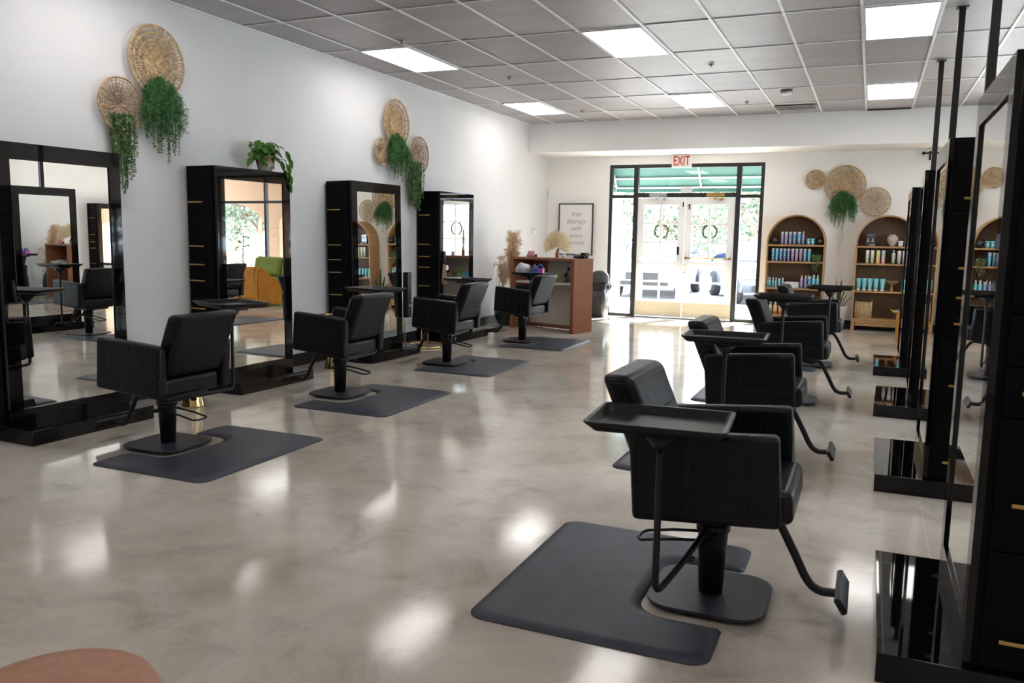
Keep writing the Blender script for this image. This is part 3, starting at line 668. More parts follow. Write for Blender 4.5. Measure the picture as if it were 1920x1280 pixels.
b = MB(); b.lathe([(0.036, 0), (0.036, 0.003)], seg=20, M=Matrix.Translation((0.042, 0.0, 0.22)) @ Matrix.Rotation(PI / 2, 4, 'Y')); b.build('round_tag', MT['white'], t)

# ---------------------------------------------------------------- styling chairs
def chair_meshes():
    ms = {}
    T = Matrix.Translation((0, 0, 0.565)) @ Matrix.Rotation(R(-4.2), 4, 'Y') @ Matrix.Translation((0, 0, -0.565))
    for s, nm in ((-1, 'armr'), (1, 'arml')):
        b = MB(); b.box((0, s * 0.275, 0.565), (0.53, 0.075, 0.33), 0.022, seg=3)
        bmesh.ops.transform(b.bm, matrix=T, verts=b.bm.verts[:]); ms[nm] = b.mesh('armrest', MT['lea_arm'])
    b = MB(); vs = b.box((0.03, 0, 0.455), (0.54, 0.472, 0.125), 0.03, seg=4)
    bmesh.ops.transform(b.bm, matrix=T, verts=b.bm.verts[:]); ms['seat'] = b.mesh('seat', MT['lea_plain'])
    b = MB(); b.b2(-0.20, 0.22, -0.17, 0.17, 0.365, 0.40, 0.004); b.b2(-0.07, 0.07, -0.07, 0.07, 0.335, 0.365)
    bmesh.ops.transform(b.bm, matrix=T, verts=b.bm.verts[:]); ms['seat_frame'] = b.mesh('seat_frame', MT['metal'])
    # backrest: a padded slab, sheared back
    b = MB(); g = b.box((0, 0, 0), (0.125, 0.51, 0.40), 0.032, seg=4)
    for v in b.bm.verts:
        k = (v.co.z + 0.2) / 0.4
        v.co.y *= (0.915 + 0.075 * k)
        v.co.x += -0.17 * k - 0.03 * (1 - (2 * v.co.y / 0.5) ** 2) * (1 if v.co.x < -0.02 * 0 - 0.17 * k else 0.3)
        v.co.x += -0.175; v.co.z += 0.705
    ms['backrest'] = b.mesh('backrest', MT['lea_back'])
    b = MB(); b.b2(-0.19, -0.17, -0.03, 0.03, 0.42, 0.56); ms['back_bracket'] = b.mesh('back_bracket', MT['metal'])
    # pedestal
    b = MB(); b.prism(rrect(-0.225, 0.225, -0.225, 0.225, 0.11, 8), 0.0195, 0.031, axis=2, bev=0.003); ms['base_plate'] = b.mesh('base_plate', MT['plate'])
    b = MB(); b.lathe([(0.047, 0.0315), (0.060, 0.315), (0.060, 0.335), (0.045, 0.345)], seg=28); b.lathe([(0.004, 0), (0.014, 0.002), (0.014, 0.012), (0.006, 0.016)], seg=10, M=Matrix.Translation((0.02, -0.052, 0.27)) @ Matrix.Rotation(PI / 2, 4, 'X')); ms['column'] = b.mesh('column', MT['metal'])
    # pump lever: a long loop to the rear
    b = MB(); pts = [(-0.045, 0.055, 0.25), (-0.17, 0.06, 0.235), (-0.275, 0.06, 0.215), (-0.292, 0.03, 0.213), (-0.292, -0.03, 0.213), (-0.275, -0.06, 0.215), (-0.17, -0.06, 0.235), (-0.045, -0.055, 0.25)]
    b.tube(pts, 0.0065, 8); b.tube([(0.0, 0.062, 0.25), (0.03, 0.085, 0.25)], 0.013, 8); b.tube([(-0.05, -0.055, 0.25), (0, -0.061, 0.25)], 0.008, 8); b.tube([(-0.05, 0.055, 0.25), (0, 0.061, 0.25)], 0.008, 8)
    ms['pump_lever'] = b.mesh('pump_lever', MT['metal'])
    # footrest: tube curving down and forward, with a cross bar
    b = MB(); pts = smooth_path([(0.17, 0, 0.392), (0.235, 0, 0.36), (0.30, 0, 0.25), (0.355, 0, 0.145), (0.40, 0, 0.108), (0.462, 0, 0.108)], 6)
    b.tube(pts, 0.0165, 12); ms['footrest'] = b.mesh('footrest', MT['metal'])
    b = MB(); M_ = Matrix.Translation((0.482, 0, 0.118)) @ Matrix.Rotation(R(-32), 4, 'Y')
    b.box((0, 0, 0), (0.022, 0.30, 0.062), 0.006, M=M_)
    for k in range(5): b.box((0.0, 0, -0.022 + k * 0.011), (0.026, 0.29, 0.004), M=M_)
    ms['foot_bar'] = b.mesh('foot_bar', MT['metal'])
    # tray
    b = MB()
    outer = rrect(-0.235, 0.235, -0.18, 0.18, 0.025, 5); inner = rrect(-0.222, 0.222, -0.167, 0.167, 0.02, 5); fl = rrect(-0.205, 0.205, -0.15, 0.15, 0.02, 5)
    def ring(p, z): return [b.bm.verts.new((x, y, z)) for x, y in p]
    A = ring(rrect(-0.205, 0.205, -0.15, 0.15, 0.02, 5), -0.022); B = ring(outer, 0.008); C = ring(outer, 0.014); D_ = ring(inner, 0.013); E_ = ring(fl, -0.012)
    n = len(A)
    for p_, q_ in ((A, B), (B, C), (C, D_), (D_, E_)):
        for i in range(n): f = b.bm.faces.new((p_[i], p_[(i + 1) % n], q_[(i + 1) % n], q_[i])); f.smooth = True
    b.bm.faces.new(list(reversed(A))); b.bm.faces.new(E_)
    b.bm.normal_update()
    ms['tray'] = b.mesh('tray', MT['tray'])
    b = MB(); b.box((0, 0, -0.033), (0.24, 0.14, 0.02), 0.006); b.lathe([(0.02, -0.10), (0.065, -0.043)], seg=16)
    ms['tray_mount'] = b.mesh('tray_mount', MT['metal'])
    return ms
CM = chair_meshes()
def styling_chair(x, y, face, label, tfwd, tright, tz, tyaw):
    lo = 0.31 if face > 90 else 0.19      # the left row's tray arms leave the column higher
    """face: heading in degrees; the tray stands (tfwd forward, tright to the right) of the column at height tz"""
    t = thing('styling_chair', label, 'salon chair', (x, y, 0), R(face), 'black quilted styling chairs')
    link('seat', CM['seat'], t); link('backrest', CM['backrest'], t); link('armrest', CM['armr'], t); link('armrest', CM['arml'], t)
    link('seat_frame', CM['seat_frame'], t); link('back_bracket', CM['back_bracket'], t)
    link('base_plate', CM['base_plate'], t); link('column', CM['column'], t); link('pump_lever', CM['pump_lever'], t)
    f = link('footrest', CM['footrest'], t); link('foot_bar', CM['foot_bar'], f)
    b = MB(); px_, py_ = tfwd, -tright
    d = Vector((px_, py_, 0)); dn = d.normalized()
    pts = smooth_path([dn * 0.062 + Vector((0, 0, 0.30)), dn * (d.length * 0.45) + Vector((0, 0, (0.30 + lo) / 2)), dn * (d.length - 0.06) + Vector((0, 0, lo)), dn * (d.length - 0.008) + Vector((0, 0, lo + 0.01)), d + Vector((0, 0, lo + 0.07)), d + Vector((0, 0, 0.5)), d + Vector((0, 0, tz - 0.102))], 5)
    b.tube(pts, 0.0125, 10); b.lathe([(0.066, 0.285), (0.066, 0.315)], seg=20)
    k_ = dn * 0.2; b.lathe([(0.008, 0.0), (0.02, -0.002), (0.02, -0.015), (0.008, -0.019)], c=(k_.x, k_.y, (0.30 + lo) / 2 - 0.012), seg=10)
    b.build('tray_arm', MT['metal'], t)
    ty = link('tray', CM['tray'], t); ty.location = (px_, py_, tz); ty.rotation_euler = (0, 0, R(tyaw)); link('tray_mount', CM['tray_mount'], ty)
    return t
CL = [
    (-4.18, 4.00, 180, 'black quilted salon chair nearest on the left, facing the nearest left mirror', -0.10, 0.51, 0.915, -22),
    (-4.21, 5.98, 180, 'black quilted salon chair second from the camera in the left row', -0.03, 0.53, 0.905, -14),
    (-4.22, 8.00, 180, 'black quilted salon chair third from the camera in the left row, before the hanging plants', 0.02, 0.53, 0.905, -14),
    (-4.24, 10.20, 174, 'black quilted salon chair farthest in the left row, clutter on its tray', 0.13, 0.45, 0.895, 8),
    (-0.50, 3.20, 0, 'black salon chair nearest on the right, in the foreground with its tray overhanging the arm', -0.12, 0.455, 0.80, 4),
    (-0.63, 5.40, 0, 'black salon chair second in the right row, behind the foreground one', -0.11, 0.54, 0.855, 3),
    (-0.58, 7.62, 0, 'black salon chair third in the right row, before the first arched shelf', -0.06, 0.42, 0.95, 2),
    (-0.55, 9.92, 0, 'black salon chair farthest in the right row, nearest the snake plant', 0.18, 0.56, 0.925, 0)]
def local2world(c, v):
    a = R(c[2]); return (c[0] + v[0] * math.cos(a) - v[1] * math.sin(a), c[1] + v[0] * math.sin(a) + v[1] * math.cos(a), v[2])
for c in CL: styling_chair(*c[:3], c[3], *c[4:])

# anti fatigue mats with a notch for the chair base
def mat_mesh():
    b = MB()
    def outline(off):
        x0, x1, y0, y1 = -0.45 + off, 0.45 - off, -0.585 + off, 0.585 - off
        r = 0.07
        p = arc(x0 + r, y0 + r, r, 270, 180, 6) + arc(x0 + r, y1 - r, r, 180, 90, 6) + arc(x1 - r, y1 - r, r, 90, 0, 6)
        # notch on the +x side, centred on y=0
        h = 0.285 + off; dx = 0.33 + off; q = 0.12
        p += [(x1, h + 0.02), (x1 - 0.015, h)]
        p += arc(x1 - dx + q + off, h - q, q, 90, 180, 6) + arc(x1 - dx + q + off, -h + q, q, 180, 270, 6)
        p += [(x1 - 0.015, -h), (x1, -h - 0.02)]
        p += arc(x1 - r, y0 + r, r, 360, 270, 6)
        return p
    rings = []
    for off, z in ((0, 0.0005), (0, 0.004), (0.035, 0.0165), (0.045, 0.018)):
        rings.append([b.bm.verts.new((x, y, z)) for x, y in outline(off)])
    n = len(rings[0])
    for A, B in zip(rings, rings[1:]):
        for i in range(n): f = b.bm.faces.new((A[i], B[i], B[(i + 1) % n], A[(i + 1) % n])); f.smooth = True
    f = b.bm.faces.new(rings[-1]); g = b.bm.faces.new(list(reversed(rings[0])))
    bmesh.ops.triangulate(b.bm, faces=[f, g])
    bmesh.ops.recalc_face_normals(b.bm, faces=b.bm.faces[:])
    return b.mesh('floor_mat', MT['mat'])
MM = mat_mesh()
MATS = [(-3.82, 4.04, 180, 'black rubber floor mat under the nearest left chair'), (-3.82, 5.95, 180, 'black rubber floor mat under the second left chair'),
        (-3.88, 8.00, 180, 'black rubber floor mat under the third left chair'), (-3.87, 10.12, 180, 'black rubber floor mat under the left chair by the wooden desk'),
        (-0.86, 3.22, 0, 'black rubber floor mat under the foreground right chair'), (-0.95, 5.40, 0, 'black rubber floor mat under the second right chair'),
        (-0.94, 7.78, 0, 'black rubber floor mat under the third right chair'), (-0.93, 10.0, 0, 'black rubber floor mat under the farthest right chair')]
for x, y, a, lb in MATS:
    o = link('floor_mat', MM); o.location = (x, y, 0); o.rotation_euler = (0, 0, R(a)); tag(o, lb, 'floor mat', 'notched rubber mats under the salon chairs')

# ---------------------------------------------------------------- gold side tables
def gold_table(loc, label):
    t = thing('side_table', label, 'side table', loc, 0)
    b = MB(); prof = []
    b.lathe([(0.085, 0), (0.085, 0.01), (0.07, 0.08), (0.048, 0.25), (0.04, 0.42), (0.045, 0.50), (0.06, 0.53)], seg=36)
    for v in b.bm.verts:
        a = math.atan2(v.co.y, v.co.x); k = 1 + 0.035 * math.cos(a * 18); v.co.x *= k; v.co.y *= k
    b.build('fluted_pedestal', MT['gold'], t)
    b = MB(); b.lathe([(0.06, 0.53), (0.14, 0.535), (0.152, 0.545), (0.155, 0.57), (0.148, 0.57), (0.142, 0.556), (0.01, 0.554)], seg=40); b.build('table_top', MT['gold'], t)
    return t
gold_table((-4.97, 5.03, 0), 'gold fluted side table behind the nearest left chair')
gold_table((-5.10, 7.12, 0), 'gold round-topped side table behind the second left chair')
t = thing('ring_table', 'open gold ring-frame side table behind the third left chair', 'side table', (-5.13, 9.12, 0))
b = MB(); b.tube([(0.25 * math.cos(R(a)), 0.25 * math.sin(R(a)), 0.012) for a in range(0, 360, 10)], 0.010, 8, closed=True); b.build('base_ring', MT['gold'], t)
b = MB(); b.tube([(0.25 * math.cos(R(a)), 0.25 * math.sin(R(a)), 0.56) for a in range(0, 360, 10)], 0.011, 8, closed=True); b.build('top_ring', MT['gold'], t)
b = MB(); b.lathe([(0.240, 0.552), (0.240, 0.562)], seg=40); b.build('table_top', MT['gloss'], t)
for a in (20, 110, 200, 290):
    b = MB(); b.tube([(0.25 * math.cos(R(a)), 0.25 * math.sin(R(a)), 0.02), (0.25 * math.cos(R(a)), 0.25 * math.sin(R(a)), 0.55)], 0.008, 8); b.build('leg', MT['gold'], t)

# stool in the near left corner
t = thing('round_stool', 'round brown leather stool cut off at the bottom left corner', 'stool', (-1.475, 1.08, 0))
b = MB(); b.lathe([(0.19, 0.395), (0.205, 0.41), (0.21, 0.45), (0.195, 0.475), (0.15, 0.485), (0.02, 0.488)], seg=48); b.build('seat', MT['brown'], t)
b = MB(); b.lathe([(0.12, 0.385), (0.12, 0.395)], seg=24); b.lathe([(0.025, 0.06), (0.025, 0.385)], seg=16); b.build('column', MT['metal'], t)
b = MB()
for k in range(5):
    a = R(72 * k + 10); b.tube([(0, 0, 0.07), (0.22 * math.cos(a), 0.22 * math.sin(a), 0.055)], 0.014, 8); b.sphere((0.22 * math.cos(a), 0.22 * math.sin(a), 0.026), 0.026, sub=2)
b.build('base', MT['metal'], t)

# ---------------------------------------------------------------- woven wall baskets
def spiral(b, r0, r1, turns, zf, rad, seg=5):
    n = int(turns * 30); pts = [(lambda q: (q * math.cos(2 * PI * turns * i / n), q * math.sin(2 * PI * turns * i / n), zf(q)))(r0 + (r1 - r0) * i / n) for i in range(n + 1)]
    b.tube(pts, rad, seg)
def woven(kind, Rr, seed):
    """a shallow woven plate in its own xy plane, rim towards +z"""
    rr = random.Random(seed); b = MB()
    zf = lambda q: 0.035 * (q / Rr) ** 2 + 0.012
    def ring(q, rad, n=44, wob=0.0):
        b.tube([(q * math.cos(2 * PI * i / n), q * math.sin(2 * PI * i / n), zf(q) + rr.uniform(-wob, wob)) for i in range(n)], rad, 6, closed=True)
    if kind == 'dense':
        c = 0.36 * Rr; spiral(b, 0.006, c, max(4, int(c / 0.011)), zf, 0.0066)
        bands = [c + 0.008, 0.58 * Rr, 0.61 * Rr, 0.78 * Rr, 0.81 * Rr, 0.965 * Rr]
        for q in bands: ring(q, 0.0062, wob=0.002)
        for q in (0.985 * Rr, Rr): ring(q, 0.008, wob=0.002)
        n = int(62 * (Rr / 0.28) ** 0.5)
        for (q0, q1, off) in ((c, 0.60 * Rr, 0.0), (0.60 * Rr, 0.80 * Rr, 0.5), (0.80 * Rr, 0.98 * Rr, 0.0)):
            for k in range(n):
                a = 2 * PI * (k + off + rr.uniform(-.15, .15)) / n; a2 = a + rr.uniform(-0.03, 0.03)
                b.tube([(q0 * math.cos(a), q0 * math.sin(a), zf(q0)), (q1 * math.cos(a2), q1 * math.sin(a2), zf(q1))], Rr * 0.021 * rr.uniform(0.7, 1.15), 5, flat=(1, 0.35))
    elif kind == 'open':
        for q in (0.10, 0.22, 0.36, 0.50, 0.63, 0.76, 0.88): ring(q * Rr, 0.0040, wob=0.003)
        ring(0.985 * Rr, 0.0085); ring(1.0 * Rr, 0.006)
        n = 32
        for k in range(n):
            a = 2 * PI * (k + rr.uniform(-.1, .1)) / n; q0 = 0.04 if k % 4 == 0 else (0.22 if k % 2 == 0 else 0.45)
            b.tube([(q0 * Rr * math.cos(a), q0 * Rr * math.sin(a), zf(q0 * Rr) + 0.004), (Rr * math.cos(a), Rr * math.sin(a), zf(Rr))], 0.0042, 5, flat=(1.2, 0.6))
        for k in range(5):
            a = 2 * PI * k / 5; b.tube([(0.03 * math.cos(a), 0.03 * math.sin(a), 0.02), (0.75 * Rr * math.cos(a), 0.75 * Rr * math.sin(a), zf(0.75 * Rr) + 0.008)], 0.0055, 5)
    else:      # small scribble weave
        for q in (0.15, 0.3, 0.42, 0.56, 0.70, 0.85): ring(q * Rr, 0.0045, 30, 0.003)
        ring(Rr, 0.009, 36); ring(0.93 * Rr, 0.007, 36)
        for k in range(34):
            a = 2 * PI * k / 34; a2 = a + rr.uniform(0.1, 0.3)
            b.tube([(0.1 * Rr * math.cos(a), 0.1 * Rr * math.sin(a), zf(0.1 * Rr)), (0.6 * Rr * math.cos(a2), 0.6 * Rr * math.sin(a2), zf(0.6 * Rr) + 0.004), (Rr * math.cos(a), Rr * math.sin(a), zf(Rr))], 0.0048, 5, flat=(1, 0.6))
    return b
def wall_basket(kind, Rr, seed, label, loc, left, mt='straw', tilt=0):
    o = solo('wall_basket', woven(kind, Rr, seed), MT[mt], label, 'wall basket', loc)
    # local z (rim side) points away from the wall
    if left: o.rotation_euler = Euler((0, R(90 + tilt), 0))
    else: o.rotation_euler = Euler((R(90), 0, 0))
    return o
wb = XL + 0.012
wall_basket('dense', 0.285, 1, 'large woven round basket high on the left wall, nearest the camera', (wb + 0.01, 5.27, 2.78), True)
wall_basket('open', 0.212, 2, 'open-weave round basket with reddish rim lower left of the large one', (wb, 4.90, 2.385), True, 'rattan')
wall_basket('dense', 0.285, 3, 'tall looking woven round basket on the left wall between the third and fourth stations', (wb + 0.01, 9.02, 2.76), True)
wall_basket('scribble', 0.158, 4, 'small coarse round basket lower left in the left wall cluster', (wb, 8.71, 2.39), True)
wall_basket('open', 0.235, 5, 'open-weave round basket lower right in the left wall cluster', (wb, 9.60, 2.43), True, 'rattan')
yb = YB - 0.012
wall_basket('scribble', 0.15, 6, 'smallest round basket on the end wall, nearest the EXIT sign', (-0.90, yb, 2.385), False)
wall_basket('dense', 0.305, 7, 'large dense round basket on the end wall above the hanging fern', (-0.45, yb - 0.01, 2.29), False)
wall_basket('open', 0.222, 8, 'open-weave round basket on the end wall above the second arched shelf', (0.01, yb, 2.03), False, 'straw')

# ---------------------------------------------------------------- foliage
def leafcloud(b, rr, P, dirn, size, mi=0, wide=0.5):
    d = Vector(dirn).normalized() * size
    s = d.cross(Vector((rr.uniform(-1, 1), rr.uniform(-1, 1), rr.uniform(-1, 1))))
    if s.length < 1e-6: return
    s.normalize(); s *= size * wide * 0.5; P = Vector(P)
    f = b.bm.faces.new([b.bm.verts.new(q) for q in (P, P + d * 0.5 + s, P + d, P + d * 0.5 - s)]); f.material_index = mi
def hang_plant(seed, w, htop, hlong, depth, nfern, ntrail, fern=True, tsize=0.016, moss=0):
    """foliage hanging down from z=0; local x across, y off the wall (negative = towards the room for the end wall)"""
    rr = random.Random(seed); F = MB(); T = MB(); G = MB()
    if fern:
        for k in range(nfern):
            a = rr.uniform(-1, 1); x0 = a * w * 0.32; out = rr.uniform(0.1, 1) * depth
            ln = htop * rr.uniform(0.45, 1.0) * (1 - 0.25 * abs(a)); x1 = a * w * 0.5 + rr.uniform(-.03, .03)
            pts = []; z00 = -rr.uniform(0, 0.12) - 0.10 * abs(a) ** 2
            for i in range(13):
                t_ = i / 12; pts.append(Vector((x0 + (x1 - x0) * t_, -depth * 0.25 - out * math.sin(t_ * 2.2) * 0.9, z00 + 0.05 * math.sin(min(1, t_ * 3) * 2.2) - ln * t_ ** 1.35)))
            for i in range(12):
                d = (pts[i + 1] - pts[i]).normalized()
                for q in range(6):
                    e = Vector((rr.gauss(0, 1), rr.gauss(0, 1), rr.gauss(0, 1))).normalized()
                    leafcloud(F, rr, pts[i].lerp(pts[i + 1], rr.random()), d * 0.6 + e * 0.9, rr.uniform(0.022, 0.042), wide=0.14)
    for k in range(ntrail):
        a = rr.uniform(-1, 1); x = a * w * 0.42; y = -rr.uniform(0.15, 0.75) * depth
        z1 = -hlong * (0.55 + 0.45 * rr.random() ** 0.8) * (1 - 0.2 * abs(a)); z0 = -0.02 if not fern else -htop * 0.5
        z = z0; ph = rr.uniform(0, 6)
        while z > z1:
            xx = x + 0.012 * math.sin(z * 14 + ph); P = (xx, y, z)
            for q in range(3):
                e = Vector((rr.gauss(0, 1), rr.gauss(0, 1), rr.gauss(0, 0.8)))
                leafcloud(T, rr, P, e, tsize * rr.uniform(0.7, 1.2), wide=0.75)
            z -= 0.0105
        T.tube([(x, y, z0), (x + 0.006, y, (z0 + z1) / 2), (x, y, z1)], 0.0013, 3)
    for k in range(moss):
        x = rr.gauss(0.0, 0.04); y = -rr.uniform(0.2, 0.6) * depth; z = -htop * 0.7; z1 = -hlong * rr.uniform(1.1, 1.75)
        while z > z1:
            e = Vector((rr.gauss(0, 1), rr.gauss(0, 1), rr.gauss(0, 1))); x += rr.uniform(-.004, .004)
            leafcloud(G, rr, (x, y, z), e, 0.013, wide=0.4); z -= 0.012
    return F, T, G
def place_plant(name, label, loc, rz, parts):
    t = thing(name, label, 'hanging plant', loc, rz)
    F, T, G = parts
    if len(F.bm.faces): F.build('fern_fronds', MT['fern'], t)
    if len(T.bm.faces): T.build('trailing_stems', MT['trail'], t)
    if len(G.bm.faces): G.build('grey_moss', MT['greymoss'], t)
    return t
RL = R(90)       # for the left wall local -y must point to +x
place_plant('hanging_fern', 'bushy green fern hanging from the largest left wall basket', (XL + 0.03, 5.27, 2.64), RL, hang_plant(11, 0.44, 0.46, 0.74, 0.15, 150, 24, tsize=0.017))
place_plant('trailing_plant', 'thin trailing green plant hanging beside the nearest left station', (XL + 0.03, 4.90, 2.33), RL, hang_plant(12, 0.24, 0.2, 0.66, 0.12, 0, 26, fern=False, tsize=0.018))
place_plant('hanging_fern', 'narrow green fern hanging in the middle of the left wall cluster', (XL + 0.03, 8.99, 2.61), RL, hang_plant(13, 0.48, 0.42, 0.60, 0.15, 130, 26, tsize=0.017, moss=10))
place_plant('trailing_plant', 'bushy trailing plant hanging above the farthest left station', (XL + 0.03, 9.44, 2.34), RL, hang_plant(14, 0.33, 0.3, 0.66, 0.15, 0, 60, fern=False, tsize=0.020))
place_plant('hanging_fern', 'wide green fern with grey moss hanging on the end wall between the arched shelves', (-0.47, YB - 0.03, 2.18), 0, hang_plant(15, 0.44, 0.40, 0.62, 0.16, 140, 26, tsize=0.017, moss=16))
def leaf(b, base, d, ln, wd, droop=0.3, fold=0.15, n=5, mi=0, heart=True):
    """a broad curved leaf"""
    d = Vector(d).normalized(); side = d.cross(Vector((0, 0, 1)))
    if side.length < 1e-3: side = Vector((1, 0, 0))
    side.normalize(); up = side.cross(d); L_, M_, R_ = [], [], []
    for i in range(n + 1):
        t = i / n; wv = (math.sin(PI * min(1, t * 0.92 + 0.12)) ** 0.8 if heart else math.sin(PI * min(1, t * 0.75 + 0.25)) ** 0.7) * wd / 2
        if i == n: wv = 0.001
        c = Vector(base) + d * ln * t - Vector((0, 0, 1)) * droop * ln * t * t
        M_.append(b.bm.verts.new(c)); L_.append(b.bm.verts.new(c + side * wv + up * fold * wv)); R_.append(b.bm.verts.new(c - side * wv + up * fold * wv))
    for i in range(n):
        for A, B in ((L_, M_), (M_, R_)):
            f = b.bm.faces.new((A[i], A[i + 1], B[i + 1], B[i])); f.smooth = True; f.material_index = mi
# pothos on the second left station
t = thing('potted_pothos', 'leafy green potted plant on top of the second left station', 'potted plant', (XL + 0.24, 6.36, 1.971))
b = MB(); b.lathe([(0.062, 0.0), (0.078, 0.07), (0.082, 0.085), (0.085, 0.15), (0.078, 0.15), (0.076, 0.135), (0.01, 0.135)], seg=24)
for f in b.bm.faces:
    if f.calc_center_median().z > 0.08: f.material_index = 1
b.build('pot', [MT['cream'], MT['seagrass']], t)
b = MB(); rr = random.Random(21)
for k in range(64):
    a = rr.uniform(0, 2 * PI); q = rr.uniform(0.02, 0.15); z = 0.12 + rr.uniform(0.0, 0.16)
    P = (0.5 * q * math.cos(a), q * math.sin(a), z); b.tube([(0, 0, 0.13), (P[0] * 0.6, P[1] * 0.6, z + 0.01), P], 0.002, 4)
    leaf(b, P, (math.cos(a) * 0.45 + 0.25, math.sin(a) * 0.8, rr.uniform(-1.1, 0.2)), rr.uniform(0.075, 0.11), rr.uniform(0.06, 0.085), droop=0.5)
for (y, z) in [(0.14, 0.04), (0.16, -0.05), (0.15, -0.13), (0.10, -0.02), (0.05, 0.06), (0.17, 0.10), (0.13, 0.16)]:
    b.tube([(0.02, 0.05, 0.14), (0.12, y, 0.12), (0.145, y, max(z, -0.1) + 0.03)], 0.002, 4)
    leaf(b, (0.145, y, z + 0.04), (0.12, 0.35, -1), 0.10, 0.08, droop=0.1)
b.build('leaves', MT['pothos'], t)

# pampas in a dark floor vase behind the desk
t = thing('pampas_vase', 'tall dried tan pampas grass in a dark floor vase left of the wooden desk', 'dried plant', (-5.27, 11.95, 0))
b = MB(); b.lathe([(0.08, 0.0), (0.12, 0.03), (0.165, 0.15), (0.175, 0.26), (0.15, 0.40), (0.10, 0.50), (0.065, 0.55), (0.075, 0.58), (0.06, 0.58), (0.05, 0.55)], seg=32); b.build('vase', MT['darkvase'], t)
b = MB(); rr = random.Random(31)
for k in range(40):
    a = rr.uniform(0, 2 * PI); hgt = rr.uniform(0.5, 1.1) if k > 14 else rr.uniform(1.1, 1.32); sp = rr.uniform(0.03, 0.20) * (1.3 if hgt < 0.8 else 0.8); ox = 0.10 if hgt > 0.85 else -0.04
    pts = []
    for i in range(15):
        q = i / 14; pts.append(Vector((min(0.35, max(-0.11, ox + math.cos(a) * sp * q ** 1.6)), math.sin(a) * sp * q ** 1.6 * 1.4 + 0.05 * q, 0.5 + hgt * math.sin(q * 2.0) / math.sin(2.0) * (0.95 if q > 0.8 else 1) if False else 0.5 + hgt * (q - 0.28 * q ** 6))))
    b.tube(pts, 0.0022, 4)
    for i in range(4, 14):
        for q in range(26):
            P = pts[i].lerp(pts[i + 1], rr.random()); e = Vector((rr.gauss(0, 1), rr.gauss(0, 1), rr.gauss(-0.4, 0.7)))
            leafcloud(b, rr, P, e, rr.uniform(0.03, 0.085), wide=0.05)
for k in range(60):       # long drooping fibres
    a = rr.uniform(0, 2 * PI); q = rr.uniform(0.08, 0.22); z = rr.uniform(0.7, 1.1); x_, y_ = q * math.cos(a), q * math.sin(a) * 1.3
    b.tube([(x_ * 0.3 + 0.05, y_ * 0.3, z), (x_ * 0.8, y_ * 0.8, z - 0.05), (x_, y_, z - 0.2), (x_ * 0.98, y_ * 1.05, z - rr.uniform(0.3, 0.5))], 0.002, 3)
b.build('plumes', MT['pampas'], t)

# ---------------------------------------------------------------- reception desk
DA = -17.5
t = thing('reception_desk', 'wooden reception desk with open back, in front of the framed print', 'desk', (-5.08, 11.70, 0), R(DA))
W, DP = 1.22, 0.47
desk = t
b = MB(); b.b2(0, 0.06, 0, DP, 0, 1.055, 0.001); b.build('side_panel', MT['desk'], t)
b = MB(); b.b2(W - 0.06, W, 0, DP, 0, 1.055, 0.001); b.build('side_panel', MT['desk'], t)
b = MB(); b.b2(0, W, 0, DP, 1.056, 1.09, 0.001); b.build('desk_top', MT['desk'], t)
b = MB(); b.b2(0.061, W - 0.061, DP - 0.04, DP - 0.005, 0.04, 1.055); b.build('front_panel', MT['deskwhite'], t)
b = MB(); b.b2(0.061, W - 0.061, 0.06, DP - 0.041, 0.70, 0.728); b.build('work_shelf', MT['shelfwhite'], t)
b = MB(); b.b2(0.061, W - 0.061, DP - 0.08, DP - 0.041, 0.01, 0.06); b.build('bottom_rail', MT['desk'], t)
b = MB(); b.b2(0.061, 0.40, DP - 0.05, DP - 0.0405, 0.85, 1.054); b.build('inner_panel', MT['desk'], t)
def on_desk(x, y, z): a = R(DA); return (-5.08 + x * math.cos(a) - y * math.sin(a), 11.70 + x * math.sin(a) + y * math.cos(a), z)
zt = 1.0905
t = thing('candle', 'pink candle jar on the left end of the wooden desk', 'candle', on_desk(0.20, 0.26, zt))
b = MB(); b.lathe([(0.046, 0), (0.052, 0.01), (0.054, 0.09), (0.050, 0.09), (0.049, 0.08), (0.01, 0.08)], seg=24); b.build('jar', MT['pink'], t)
b = MB(); b.lathe([(0.047, 0.0805), (0.01, 0.084)], seg=20); b.tube([(0, 0, 0.083), (0, 0, 0.093)], 0.002, 5); b.build('wax', MT['white'], t)
b = MB(); b.lathe([(0.035, 0), (0.04, 0.01), (0.03, 0.045), (0.008, 0.055)], seg=20); solo('stone_dish', b, MT['cream'], 'small beige lump beside the pink candle', 'ornament', on_desk(0.12, 0.30, zt))
b = MB(); b.lathe([(0.018, 0), (0.02, 0.035), (0.01, 0.04)], seg=16); solo('small_jar', b, MT['metal'], 'tiny dark jar right of the pink candle', 'jar', on_desk(0.29, 0.26, zt))
t = thing('palm_vase', 'dried cream fan palm leaf in an amber bottle on the desk', 'dried plant', on_desk(0.70, 0.26, zt), R(57))
b = MB(); b.lathe([(0.024, 0), (0.026, 0.006), (0.026, 0.075), (0.012, 0.10), (0.012, 0.125), (0.015, 0.127)], seg=20); b.build('bottle', MT['amber'], t)
b = MB(); rr = random.Random(41)
